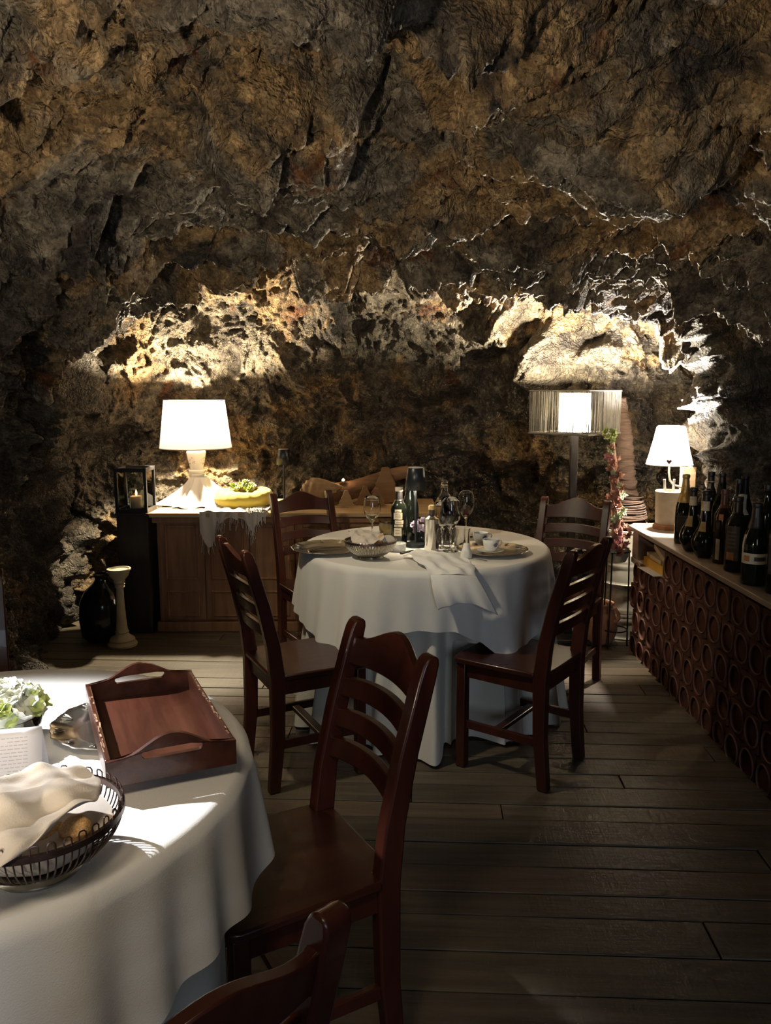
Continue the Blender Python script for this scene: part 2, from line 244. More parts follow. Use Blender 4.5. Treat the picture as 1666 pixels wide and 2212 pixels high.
# ------------------------------------------------------------------ mesh helpers
class MB:
    def __init__(s): s.v = []; s.f = []
    def add(s, v, f):
        o = len(s.v); s.v += [tuple(p) for p in v]; s.f += [tuple(i + o for i in q) for q in f]; return s
    def box(s, c, d, rz=0.0, M4=None):
        x, y, z = d[0] / 2, d[1] / 2, d[2] / 2
        vs = [Vector((sx * x, sy * y, sz * z)) for sz in (-1, 1) for sy in (-1, 1) for sx in (-1, 1)]
        R = M4 if M4 is not None else Matrix.Rotation(rz, 3, 'Z')
        return s.add([R @ p + Vector(c) for p in vs], [(0, 2, 3, 1), (4, 5, 7, 6), (0, 1, 5, 4), (2, 6, 7, 3), (0, 4, 6, 2), (1, 3, 7, 5)])
    def lathe(s, prof, n=32, c=(0, 0, 0), cap=True, fn=None):
        vs = []; fs = []; m = len(prof)
        for i in range(n):
            a = 2 * PI * i / n
            for j, (r, z) in enumerate(prof):
                rr = r * (fn(a, z) if fn else 1)
                vs.append((c[0] + rr * math.cos(a), c[1] + rr * math.sin(a), c[2] + z))
        for i in range(n):
            k = (i + 1) % n
            for j in range(m - 1): fs.append((i * m + j, k * m + j, k * m + j + 1, i * m + j + 1))
        if cap:
            if prof[0][0] > 1e-4: fs.append(tuple(i * m for i in range(n))[::-1])
            if prof[-1][0] > 1e-4: fs.append(tuple(i * m + m - 1 for i in range(n)))
        return s.add(vs, fs)
    def tube(s, pts, r, n=8, closed=False, cap=True, sq=None):
        pts = [Vector(p) for p in pts]; m = len(pts); vs = []; fs = []
        rs = r if isinstance(r, (list, tuple)) else [r] * m
        up = None
        for i, p in enumerate(pts):
            a = pts[(i - 1) % m] if (closed or i > 0) else p; b = pts[(i + 1) % m] if (closed or i < m - 1) else p
            t = (b - a).normalized()
            if up is None: up = Vector((0, 0, 1)) if abs(t.z) < 0.9 else Vector((1, 0, 0))
            x = t.cross(up)
            if x.length < 1e-5: x = t.orthogonal()
            x.normalize(); y = x.cross(t).normalized(); up = y
            for k in range(n):
                an = 2 * PI * (k + 0.5) / n
                ca, sa = math.cos(an), math.sin(an)
                if sq: vs.append(p + x * sq[0] * math.copysign(1, ca) + y * sq[1] * math.copysign(1, sa))
                else: vs.append(p + (x * ca + y * sa) * rs[i])
        for i in range(m if closed else m - 1):
            j = (i + 1) % m
            for k in range(n): fs.append((i * n + k, i * n + (k + 1) % n, j * n + (k + 1) % n, j * n + k))
        if cap and not closed: fs.append(tuple(range(n))[::-1]); fs.append(tuple((m - 1) * n + k for k in range(n)))
        return s.add(vs, fs)
    def prism(s, poly, depth, fn):            # poly: 2d outline, fn(u, v, d) -> 3d point, extruded from d=0 to depth
        n = len(poly); vs = [fn(u, v, 0) for u, v in poly] + [fn(u, v, depth) for u, v in poly]
        return s.add(vs, [tuple(range(n))[::-1], tuple(range(n, 2 * n))] + [(i, (i + 1) % n, n + (i + 1) % n, n + i) for i in range(n)])
    def grid(s, fn, nu, nv, cu=False):
        vs = [fn(i / (nu if cu else nu - 1), j / (nv - 1)) for i in range(nu) for j in range(nv)]
        fs = [(i * nv + j, ((i + 1) % nu) * nv + j, ((i + 1) % nu) * nv + j + 1, i * nv + j + 1) for i in range(nu if cu else nu - 1) for j in range(nv - 1)]
        return s.add(vs, fs)
    def mesh(s, name, m, smooth=38):
        me = bpy.data.meshes.new(name); me.from_pydata(s.v, [], s.f)
        bm = bmesh.new(); bm.from_mesh(me); bmesh.ops.recalc_face_normals(bm, faces=bm.faces); bm.to_mesh(me); bm.free()
        if m: me.materials.append(m)
        if smooth:
            me.shade_smooth(); me.set_sharp_from_angle(angle=math.radians(smooth))
        return me
def obj(name, mb, m, parent=None, bev=0.0, smooth=38, loc=None, rot=None, label=None, solid=0.0, sub=0, kind=None):
    me = mb if isinstance(mb, bpy.types.Mesh) else mb.mesh(name, M[m] if isinstance(m, str) else m, smooth)
    o = bpy.data.objects.new(name, me); col.objects.link(o)
    if parent: o.parent = parent
    if loc: o.location = loc
    if rot: o.rotation_euler = rot
    if solid: q = o.modifiers.new('solid', 'SOLIDIFY'); q.thickness = solid; q.offset = 0
    if bev: q = o.modifiers.new('bevel', 'BEVEL'); q.width = bev; q.segments = 2; q.limit_method = 'ANGLE'; q.angle_limit = math.radians(40)
    if sub: q = o.modifiers.new('sub', 'SUBSURF'); q.levels = sub; q.render_levels = sub
    if label: o['label'] = label
    if kind: o['kind'] = kind
    return o
def tag(o, label, cat, group=None, kind=None):
    o['label'] = label; o['category'] = cat
    if group: o['group'] = group
    if kind: o['kind'] = kind
    return o
def thing(name, label, cat, loc=(0, 0, 0), rz=0.0, group=None, rot=None):
    o = bpy.data.objects.new(name, None); col.objects.link(o); o.empty_display_size = 0.1
    o.location = loc; o.rotation_euler = rot or (0, 0, rz)
    return tag(o, label, cat, group)
def structure(o): o['kind'] = 'structure'; return o
def dup(root, loc, rz, label=None, group=None, sc_=None):
    r = root.copy(); col.objects.link(r); r.location = loc; r.rotation_euler = (0, 0, rz) if not isinstance(rz, tuple) else rz
    if label: r['label'] = label
    if group: r['group'] = group
    if sc_: r.scale = sc_
    for ch in list(root.children):
        c = ch.copy(); col.objects.link(c); c.parent = r
        for g in list(ch.children):
            d = g.copy(); col.objects.link(d); d.parent = c
    return r
def bez(ctrl):                                 # 4x4 control points -> fn(u, v)
    B = lambda t: ((1 - t) ** 3, 3 * t * (1 - t) ** 2, 3 * t * t * (1 - t), t ** 3)
    C = [[Vector(p) for p in row] for row in ctrl]
    def f(u, v):
        a, b = B(u), B(v); p = Vector((0, 0, 0))
        for i in range(4):
            for j in range(4): p += C[i][j] * (a[i] * b[j])
        return p
    return f
def interp(x, xs, ys): return float(np.interp(x, xs, ys))

# ------------------------------------------------------------------ cave rock: numpy noise on real geometry
def _h(ix, iy, iz, s):
    x = (ix.astype(np.int64) * 73856093) ^ (iy.astype(np.int64) * 19349663) ^ (iz.astype(np.int64) * 83492791) ^ (s * 2654435761)
    x &= 0xffffffff; x = ((x >> 16) ^ x) * 0x45d9f3b & 0xffffffff; x = ((x >> 16) ^ x) * 0x45d9f3b & 0xffffffff; x = (x >> 16) ^ x
    return (x & 0xffffff) / float(0xffffff)
def vnoise(p, s):
    i = np.floor(p); f = p - i; f = f * f * f * (f * (f * 6 - 15) + 10); i = i.astype(np.int64); out = 0
    for dx in (0, 1):
        wx = f[:, 0] if dx else 1 - f[:, 0]
        for dy in (0, 1):
            wy = f[:, 1] if dy else 1 - f[:, 1]
            for dz in (0, 1):
                wz = f[:, 2] if dz else 1 - f[:, 2]
                out = out + wx * wy * wz * _h(i[:, 0] + dx, i[:, 1] + dy, i[:, 2] + dz, s)
    return out - 0.5
def fbm(p, s, o=4, g=0.5):
    a = 1.0; t = 0
    for k in range(o): t = t + a * vnoise(p * 2.03 ** k + 17.3 * k, s + k); a *= g
    return t
def blocks(p, s, tilt=0.9, k=26.0):           # broken facets: one tilted plane per cell, blended over a narrow seam
    i = np.floor(p).astype(np.int64); best = np.full(len(p), 9.0); sec = best.copy(); D = []; V = []
    for dx in (-1, 0, 1):
        for dy in (-1, 0, 1):
            for dz in (-1, 0, 1):
                c = i + np.array([dx, dy, dz]); r = [_h(c[:, 0], c[:, 1], c[:, 2], s + q) for q in range(7)]
                d = p - (c + np.stack(r[:3], 1)); q = (d * d).sum(1)
                sec = np.where(q < best, best, np.minimum(sec, q)); best = np.minimum(best, q)
                D.append(q.astype(np.float32)); V.append((0.55 * (r[3] - 0.5) + tilt * ((r[4] - 0.5) * d[:, 0] + (r[5] - 0.5) * d[:, 1] + (r[6] - 0.5) * d[:, 2]) * 2).astype(np.float32))
    num = 0.0; den = 0.0
    for q, v in zip(D, V):
        w_ = np.exp(-k * np.minimum(q - best, 3.0)); num = num + w_ * v; den = den + w_
    return num / den, np.clip((np.sqrt(sec) - np.sqrt(best)) / 0.10, 0, 1)
def rock_disp(p, amp=1.0, bed=None):
    q = p.copy()
    if bed is not None: q = q @ np.array(bed)
    wq = q + 0.22 * np.stack([fbm(q * 2.3, 50, 3), fbm(q * 2.3 + 40, 60, 3), fbm(q * 2.3 + 80, 70, 3)], 1)
    b1, e1 = blocks(wq * 1.9 + 31.7, 101, 1.1, 14.0); b2, e2 = blocks(wq * 5.2 + 9, 11, 1.0, 16.0); b3, e3 = blocks(wq * 13.0 + 4, 21, 1.0, 18.0)
    b4, e4 = blocks(wq * 31.0 + 2, 31, 1.0, 18.0)
    w2 = 0.5 + 1.0 * np.clip(fbm(q * 1.7, 91, 3) + 0.5, 0, 1)      # smoother and rougher passages
    d = 0.25 * b1 - 0.008 * (1 - e1) + w2 * (0.10 * b2 - 0.010 * (1 - e2)) + w2 * (0.052 * b3 - 0.008 * (1 - e3)) + 0.024 * b4 * w2 + 0.13 * fbm(q * 1.1, 81, 3) + 0.022 * fbm(q * 19, 85, 4, 0.62)
    return d * amp
def rock_sheet(name, base, nu, nv, m, amp=1.0, bed=None, sculpt=None):
    U, V = np.meshgrid(np.linspace(0, 1, nu), np.linspace(0, 1, nv), indexing='ij'); u = U.ravel(); v = V.ravel()
    P = base(u, v); e = 1e-3; n = np.cross(base(u + e, v) - P, base(u, v + e) - P); n /= np.linalg.norm(n, axis=1)[:, None] + 1e-12
    d = rock_disp(P, amp, bed)
    if sculpt is not None: d = d + sculpt(P)
    P = P + n * d[:, None]
    idx = np.arange(nu * nv).reshape(nu, nv)
    F = np.stack([idx[:-1, :-1], idx[1:, :-1], idx[1:, 1:], idx[:-1, 1:]], -1).reshape(-1, 4)
    me = bpy.data.meshes.new(name); me.vertices.add(len(P)); me.vertices.foreach_set('co', P.ravel().astype(np.float32))
    me.loops.add(F.size); me.loops.foreach_set('vertex_index', F.ravel().astype(np.int32))
    me.polygons.add(len(F)); me.polygons.foreach_set('loop_start', np.arange(0, F.size, 4, dtype=np.int32))
    me.update(calc_edges=True); me.validate(); me.materials.append(m)
    o = bpy.data.objects.new(name, me); col.objects.link(o); return structure(o)

BED = [[0.75, 0.0, 0.0], [0.25, 1.35, 0.0], [0.0, 0.0, 1.3]]
def ceil_base(u, v):
    X = -2.35 + 4.7 * u; t = v
    lip = 4.34 + 0.10 * np.sin(X * 2.1 + 0.6) + 0.06 * np.sin(X * 5.3)
    Y = np.where(t < 0.9, -1.2 + (lip + 1.2) * np.sqrt(np.clip(t / 0.9, 0, 1)), lip + 0.10 * np.sin(np.clip((t - 0.9) / 0.1, 0, 1) * PI / 2))
    yy = np.minimum(Y, lip)
    zc = np.minimum(2.03 + 0.09 * (4.35 - yy) + 0.042 * (4.35 - yy) ** 2, 2.62)
    z = zc - 0.40 * (np.abs(X - 0.08) / 1.85) ** 2.7
    z = z + np.where(t > 0.9, ((t - 0.9) / 0.1) ** 1.6 * 0.75, 0)
    return np.stack([X, Y, z], 1)
rock_sheet('ceiling', ceil_base, 620, 560, M['rock'], 1.0, BED)
def back_base(u, v):
    X = 2.5 - 5.0 * u; z = -0.12 + 3.1 * v
    Y = 5.52 - 0.42 * np.clip((np.abs(X + 0.1) - 0.7) / 1.3, 0, 2) ** 1.7 - 0.35 * np.clip(z - 1.5, 0, 2) ** 1.5
    Y = Y - 0.33 * np.exp(-((X - 1.35) / 0.42) ** 2)
    return np.stack([X, Y, z], 1)
def back_sculpt(p):                            # the dark hollow left of the floor lamp and the ledge beside it
    x, z = p[:, 0], p[:, 2]
    d = -0.30 * np.exp(-(((x - 1.02) / 0.10) ** 2 + ((z - 1.62) / 0.20) ** 2) ** 2)
    t = (x - 0.55) * 0.9 - (z - 1.70) * 0.0
    d = d + 0.10 * np.exp(-((z - (1.66 + 0.22 * (x - 0.6))) / 0.035) ** 2) * (x > 0.5) * (x < 0.95)
    return d
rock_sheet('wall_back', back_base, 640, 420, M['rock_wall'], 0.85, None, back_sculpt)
def left_base(u, v):
    Y = -1.2 + 7.0 * u; z = -0.12 + 2.5 * v
    X = -1.93 + 0.30 * np.clip(z - 1.1, 0, 2) ** 1.5 - 0.12 * np.sin(Y * 1.3) - 0.25 * np.exp(-((Y - 0.5) / 1.2) ** 2)
    return np.stack([X, Y, z], 1)
rock_sheet('wall_left', left_base, 420, 220, M['rock_shaded'], 0.85)
def right_base(u, v):
    Y = 5.8 - 7.0 * u ** 1.6; z = -0.12 + 2.6 * v
    X = 2.04 - 0.29 * np.exp(-((Y - 4.14) / np.where(Y < 4.14, 0.17, 0.50)) ** 2) * np.clip((z - 0.65) / 0.3, 0, 1) - 0.25 * np.clip(z - 1.3, 0, 2) ** 1.4
    return np.stack([X, Y, z], 1)
rock_sheet('wall_right', right_base, 640, 250, M['rock_shaded'], 0.85)

# ------------------------------------------------------------------ floor: single boards on a sub-floor
mb = MB(); mb.box((0, 2.3, -0.045), (5.2, 7.2, 0.04)); floor = structure(obj('floor', mb, 'mortar', smooth=0))
ang = math.radians(-2.9); ca, sa = math.cos(ang), math.sin(ang)
R2 = random.Random(3)
yy = -0.35; row = 0
while yy < 5.75:
    wd = R2.choice((0.105, 0.118, 0.128, 0.135, 0.148)); x = -2.5 + R2.uniform(-0.5, 0)
    while x < 2.4:
        ln = R2.uniform(1.3, 2.6); x1 = min(x + ln, 2.5)
        if x1 - x > 0.12:
            cx, L = (x + x1) / 2, x1 - x - 0.004
            b = MB(); h = 0.022; W = wd - 0.005
            b.box((0, 0, -h / 2), (L, W, h))
            o = obj('plank', b, R2.choice(PLANKS), floor, bev=0.0025, smooth=0)
            o.location = (cx * ca - yy * sa + 0.0, cx * sa + (yy + wd / 2) * ca, R2.uniform(-0.0035, 0.0))
            o.rotation_euler = (R2.uniform(-0.004, 0.004), 0, ang)
        x = x1
    yy += wd; row += 1

# ------------------------------------------------------------------ dining chairs
def make_chair(label):
    t = thing('dining_chair', label, 'chair', group='dark mahogany ladder-back dining chairs')
    W = 0.162
    ypost = lambda z: interp(z, [0, 0.2, 0.42, 0.55, 0.70, 0.88, 0.92], [-0.182, -0.163, -0.160, -0.174, -0.207, -0.258, -0.270])
    for s in (-1, 1):
        b = MB(); zs = [0, 0.06, 0.13, 0.2, 0.28, 0.36, 0.42, 0.48, 0.55, 0.62, 0.70, 0.78, 0.85, 0.885, 0.898, 0.905]
        vs = []; 
        for z in zs:
            hx = 0.019; hy = interp(z, [0, 0.2, 0.42, 0.6, 0.88, 0.898, 0.905], [0.020, 0.024, 0.027, 0.024, 0.021, 0.015, 0.006])
            y = ypost(z)
            vs += [(s * W - hx, y - hy, z), (s * W + hx, y - hy, z), (s * W + hx, y + hy, z), (s * W - hx, y + hy, z)]
        fs = [(4 * i + k, 4 * i + (k + 1) % 4, 4 * i + 4 + (k + 1) % 4, 4 * i + 4 + k) for i in range(len(zs) - 1) for k in range(4)]
        b.add(vs, fs + [(3, 2, 1, 0), tuple(4 * (len(zs) - 1) + k for k in range(4))])
        obj('back_post', b, 'chair', t, bev=0.005, smooth=45)
        b = MB(); b.tube([(s * W, 0.165, 0.0), (s * W, 0.165, 0.42)], 1, 4, sq=(0.019, 0.019)); obj('leg', b, 'chair', t, bev=0.004, smooth=45)
    def rail(zb, zt, bow=0.024, th=0.010, nx=22):
        b = MB(); vs = []
        for i in range(nx + 1):
            x = -W + 2 * W * i / nx; k = 1 - (x / W) ** 2; z0, z1 = zb(x), zt(x)
            for z in (z0, z1):
                y = ypost(z) - bow * k + 0.002
                vs += [(x, y - th, z), (x, y + th, z)]
        fs = []
        for i in range(nx):
            a, c = 4 * i, 4 * i + 4
            fs += [(a, c, c + 2, a + 2), (a + 1, a + 3, c + 3, c + 1), (a + 2, c + 2, c + 3, a + 3), (a, a + 1, c + 1, c)]
        fs += [(0, 2, 3, 1), (4 * nx, 4 * nx + 1, 4 * nx + 3, 4 * nx + 2)]
        return b.add(vs, fs)
    hump = lambda x: 0.862 + 0.043 * (0.5 + 0.5 * math.cos(PI * min(1, abs(x) / 0.135))) + 0.012 * max(0, (abs(x) - 0.135) / 0.03) ** 2
    obj('crest_rail', rail(lambda x: 0.798 + 0.008 * (1 - (x / W) ** 2), hump), 'chair', t, bev=0.003)
    for zb, zt in ((0.720, 0.764), (0.647, 0.690), (0.574, 0.620)):
        obj('slat', rail(lambda x, q=zb: q + 0.012 * (1 - (x / W) ** 2), lambda x, q=zt: q + 0.012 * (1 - (x / W) ** 2)), 'chair', t, bev=0.003)
    b = MB()
    out = [(-0.185, -0.14), (-0.145, -0.14), (-0.145, -0.185), (0.145, -0.185), (0.145, -0.14), (0.185, -0.14), (0.195, 0.17), (0.185, 0.195), (0.12, 0.203), (-0.12, 0.203), (-0.185, 0.195), (-0.195, 0.17)]
    b.prism(out, 0.022, lambda u, v, d: (u, v, 0.421 + d)); obj('seat', b, 'seat', t, bev=0.006, smooth=45)
    for c, d in (((0, 0.165, 0.392), (0.29, 0.018, 0.055)), ((0, -0.162, 0.392), (0.29, 0.018, 0.055)), ((-W, 0.0, 0.392), (0.018, 0.29, 0.055)), ((W, 0.0, 0.392), (0.018, 0.29, 0.055))):
        b = MB(); b.box(c, d); obj('apron', b, 'chair', t, bev=0.002, smooth=0)
    for s in (-1, 1):
        b = MB(); b.box((s * W, -0.004, 0.175), (0.018, 0.31, 0.032)); obj('stretcher', b, 'chair', t, bev=0.003, smooth=0)
    b = MB(); b.box((0, 0.02, 0.175), (0.31, 0.034, 0.018)); obj('stretcher', b, 'chair', t, bev=0.003, smooth=0)
    return t
face = lambda fx, fy: math.atan2(-fx, fy)
chair0 = make_chair('dark ladder-back chair in the foreground, tucked under the near table')
def put(o, cx, cy, fx, fy, off=0.160):        # cx, cy: middle of the seat's back edge
    l = math.hypot(fx, fy); o.location = (cx + fx / l * off, cy + fy / l * off, 0); o.rotation_euler = (0, 0, face(fx, fy))
put(chair0, -0.080, 1.715, -0.87, -0.49)
for lab, a in (('dark ladder-back chair on the left of the far table, in front of the sideboard', (-0.462, 2.93, 0.895, 0.445)),
               ('dark ladder-back chair right of the far table, a cloth corner falling on its seat', (0.655, 2.925, -0.807, 0.59)),
               ('dark ladder-back chair behind the far table on the left, against the sideboard', (-0.41, 4.28, 0.47, -0.88)),
               ('dark ladder-back chair behind the far table on the right, below the string-shaded floor lamp', (0.915, 3.99, -0.5, -0.86)),
               ('dark ladder-back chair cut off by the bottom edge, only crest rail and one post showing', (-0.248, 0.752, -0.70, 0.72)),
               ('dark chair at the left picture edge behind the near table, only a post showing', (-1.308, 2.29, 0.43, -0.90))):
    put(dup(chair0, (0, 0, 0), 0, lab), *a)

# ------------------------------------------------------------------ round tables and their cloths
def make_table(c, R, top, label):
    t = thing('round_table', label, 'table', (c[0], c[1], 0))
    b = MB(); b.lathe([(0.0, top - 0.03), (R - 0.01, top - 0.03), (R, top - 0.02), (R, top - 0.005), (R - 0.006, top)], 64); b.v.append((0, 0, top)); obj('table_top', b, 'seat', t)
    b = MB(); b.lathe([(0.17, 0), (0.17, 0.03), (0.06, 0.07), (0.05, top - 0.10), (0.12, top - 0.03)], 24); obj('pedestal', b, 'chair', t)
    return t
def skirt(name, c, R, top, drop, fold, m, nT=360, nS=22, rim=0.012, disc=True, floor_z=None, dent=None, wr=0.0, solid=0.0):
    b = MB(); vs = []; rings = []
    radii = [i / 14 * (R - rim) for i in range(1, 15)] if disc else []
    for r in radii:
        for i in range(nT):
            a = 2 * PI * i / nT; x, y = r * math.cos(a), r * math.sin(a)
            z = top + wr * (math.sin(x * 23 + 3 * math.sin(y * 9)) * math.sin(y * 17 + x * 5)) * 0.5
            vs.append((x, y, z))
    for s in range(nS + 1):
        q = s / nS
        for i in range(nT):
            a = 2 * PI * i / nT; L = drop(a); arc = rim * PI / 2; dist = q ** 1.15 * (L + arc)
            if dist < arc: an = dist / rim; rr = R - rim + rim * math.sin(an); z = top - rim + rim * math.cos(an)
            else: rr = R + fold(a, min(1, (dist - arc) / max(L, 0.05)), dist - arc); z = top - rim - (dist - arc)
            if dent: rr = min(rr, dent(a, z))
            vs.append((rr * math.cos(a), rr * math.sin(a), z))
    n = len(vs) // nT
    fs = [(r * nT + i, r * nT + (i + 1) % nT, (r + 1) * nT + (i + 1) % nT, (r + 1) * nT + i) for r in range(n - 1) for i in range(nT)]
    b.add(vs, fs)
    if disc: b.v.append((0, 0, top)); k = len(b.v) - 1; b.f += [(k, (i + 1) % nT, i) for i in range(nT)]
    return obj(name, b, m, loc=(c[0], c[1], 0), smooth=80, solid=solid)
def notch(*specs):                            # each: angle, half width, radius, z limit  (cloth pushed in by a chair)
    def f(a, z):
        lim = 9.0
        for an, hw, r, zl in specs:
            d = (a - an + PI) % (2 * PI) - PI; k = math.exp(-(d / hw) ** 4)
            if z < zl: lim = min(lim, r + (1 - k) * 0.5)
        return lim
    return f
TB = (0.173, 3.576); RB = 0.552; TA = (-0.806, 1.404); RA = 0.545; TOP = 0.765
make_table(TB, RB - 0.012, TOP - 0.006, 'round dining table under white cloth between the four chairs at the back')
make_table(TA, RA - 0.012, TOP - 0.006, 'round dining table under white cloth in the left foreground')
rnd = random.Random(5)
def folds(seed, ks, amp, grow=1.0):
    r = random.Random(seed); ph = [(k + r.uniform(-0.4, 0.4), r.uniform(0, 6.28), r.uniform(0.6, 1.2)) for k in ks]; ph = [(round(k), p, q) for k, p, q in ph]
    def f(a, s, d):
        t = sum(q * math.cos(k * a + p) for k, p, q in ph) / len(ph)
        return amp * (s ** grow) * (t + 0.55)
    return f
def tb_drop(a):
    g = math.degrees(a); g = g - 360 if g > 180 else g
    return interp(g, [-180, -150, -138, -127, -112, -95, -80, -70, -61, -52, -40, -25, -5, 15, 45, 90, 135, 180], [.27, .29, .315, .335, .25, .215, .222, .27, .355, .335, .30, .27, .245, .17, .24, .30, .24, .27])
fb = folds(3, (11, 17, 23, 29), 0.034, 0.8)
def fb2(a, s, d):
    g = math.degrees(a); g = g - 360 if g > 180 else g
    flare = 0.075 * math.exp(-((g + 61) / 9) ** 2) + 0.05 * math.exp(-((g + 128) / 12) ** 2) + 0.012 * math.exp(-((abs(g) - 178) / 12) ** 2) + 0.012 * math.exp(-(g / 14) ** 2)
    return 0.004 + max(-0.001, fb(a, s, d)) + flare * s ** 1.3
tb = skirt('tablecloth', TB, RB, TOP, tb_drop, fb2, 'cloth', 480, 26, 0.014, True, wr=0.0)
tag(tb, 'white tablecloth with uneven hem over the round table at the back', 'tablecloth', 'white overlay tablecloths')
fu = folds(8, (11, 16, 21, 27), 0.17, 0.6)
tu = skirt('under_cloth', TB, RB - 0.014, TOP - 0.03, lambda a: TOP - 0.055, lambda a, s, d: -0.075 + fu(a, s, d), 'undercloth', 420, 24, 0.012, False,
           dent=notch((math.radians(-68), 0.30, 0.395, 0.47), (math.radians(-121), 0.20, 0.50, 0.47), (math.radians(135), 0.3, 0.50, 0.47), (math.radians(12), 0.3, 0.48, 0.47)))
tag(tu, 'cream floor-length under cloth below the far table overlay', 'tablecloth', 'floor-length under cloths')
def ta_drop(a):
    g = math.degrees(a); g = g - 360 if g > 180 else g
    return interp(g, [-180, -110, -85, -70, -55, -40, -28, -18, -8, 2, 14, 30, 50, 90, 180], [.28, .30, .33, .36, .33, .26, .215, .20, .205, .22, .205, .19, .2, .25, .28])
fa = folds(11, (12, 19, 26, 33), 0.026, 0.65)
def fa2(a, s, d):
    g = math.degrees(a); g = g - 360 if g > 180 else g
    return 0.004 + max(-0.001, fa(a, s, d)) + s ** 1.2 * (0.012 * math.exp(-((g - 4) / 10) ** 2) + 0.05 * math.exp(-((g + 68) / 14) ** 2))
ta = skirt('tablecloth', TA, RA, TOP, ta_drop, fa2, 'cloth', 480, 26, 0.016, True, wr=0.002)
tag(ta, 'white tablecloth, brightly lit, over the table in the left foreground', 'tablecloth', 'white overlay tablecloths')
fua = folds(14, (9, 12, 17), 0.05, 0.8)
tua = skirt('under_cloth', TA, RA - 0.016, TOP - 0.03, lambda a: TOP - 0.055, lambda a, s, d: -0.03 + fua(a, s, d), 'undercloth', 360, 20, 0.012, False,
            dent=notch((math.radians(17), 0.42, 0.36, 0.47), (math.radians(-45), 0.35, 0.36, 0.47), (math.radians(117), 0.4, 0.42, 0.47)))
tag(tua, 'cream floor-length under cloth below the near table overlay', 'tablecloth', 'floor-length under cloths')

# ------------------------------------------------------------------ sideboard
X0, X1, Yf, Yb, SZ = -1.385, 0.30, 4.76, 5.36, 0.733
sb = thing('sideboard', 'long pale limed pine sideboard with panelled doors against the back rock wall', 'sideboard', ((X0 + X1) / 2, Yf, 0))
def sbp(name, c, d, m, bev=0.003, par=None):
    b = MB(); b.box((c[0] - (X0 + X1) / 2, c[1] - Yf, c[2]), d); return obj(name, b, m, par or sb, bev=bev, smooth=0)
xm = (X0 + X1) / 2; LW = X1 - X0
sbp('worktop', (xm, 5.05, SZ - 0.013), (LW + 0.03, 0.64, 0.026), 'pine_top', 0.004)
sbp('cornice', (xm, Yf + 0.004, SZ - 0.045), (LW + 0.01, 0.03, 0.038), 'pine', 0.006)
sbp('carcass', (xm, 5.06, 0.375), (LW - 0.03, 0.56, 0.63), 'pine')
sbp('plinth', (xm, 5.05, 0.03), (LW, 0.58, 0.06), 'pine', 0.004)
nd = 6; dw = (LW - 0.06) / nd
for i in range(nd):
    cx = X0 + 0.03 + dw * (i + 0.5)
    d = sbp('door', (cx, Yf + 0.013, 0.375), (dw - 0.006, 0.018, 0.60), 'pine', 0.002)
    for zc, zh in ((0.49, 0.30), (0.175, 0.13)):
        for sx in (-1, 1): sbp('panel_moulding', (cx + sx * (dw / 2 - 0.042), Yf + 0.001, zc), (0.012, 0.012, zh + 0.03), 'pine', 0.004, d)
        for sz in (-1, 1): sbp('panel_moulding', (cx, Yf + 0.001, zc + sz * (zh / 2 + 0.009)), (dw - 0.10, 0.012, 0.012), 'pine', 0.004, d)

# ------------------------------------------------------------------ table lamp on the sideboard
LX, LY, LZ = -1.185, 5.07, SZ
t = thing('table_lamp', 'large table lamp with turned white base and lit linen drum shade on the sideboard', 'lamp', (LX, LY, LZ))
b = MB(); b.lathe([(0.07, 0.0), (0.075, 0.02), (0.06, 0.05), (0.052, 0.10), (0.050, 0.16), (0.046, 0.185), (0.048, 0.19), (0.048, 0.20), (0.043, 0.205), (0.050, 0.212), (0.050, 0.22), (0.040, 0.226), (0.043, 0.25), (0.052, 0.285), (0.058, 0.32), (0.060, 0.335), (0.052, 0.35), (0.046, 0.358), (0.048, 0.385), (0.030, 0.40)], 40)
obj('base', b, 'chalk', t)
b = MB(); rr = random.Random(4)
for i in range(26):
    a = rr.uniform(PI, 2 * PI); z = rr.uniform(0.262, 0.305); r = interp(z, [0.25, 0.285, 0.32], [0.0432, 0.0522, 0.0582])
    b.box((r * math.cos(a), r * math.sin(a), z), (0.0015, rr.uniform(0.002, 0.006), rr.uniform(0.006, 0.016)), M4=Matrix.Rotation(a, 3, 'Z'))
obj('bare_patch', b, 'wear', t, label='bare wood showing through the white paint')
b = MB(); b.lathe([(0.221, 0.363), (0.186, 0.655)], 64, cap=False); obj('lamp_shade', b, 'shade', t, solid=0.0)
for r, z in ((0.221, 0.363), (0.186, 0.655)):
    b = MB(); b.tube([(r * math.cos(k * PI / 32), r * math.sin(k * PI / 32), z) for k in range(64)], 0.0025, 6, closed=True); obj('shade_rim', b, 'napkin', t)
b = MB(); b.lathe([(0.0, 0.44), (0.018, 0.445), (0.03, 0.475), (0.026, 0.51), (0.013, 0.53), (0.013, 0.55)], 20); obj('bulb', b, 'bulb', t)
lamp('table_lamp_light', 'POINT', (LX, LY, LZ + 0.56), 300, (1.0, 0.84, 0.58), shadow_soft_size=0.03)

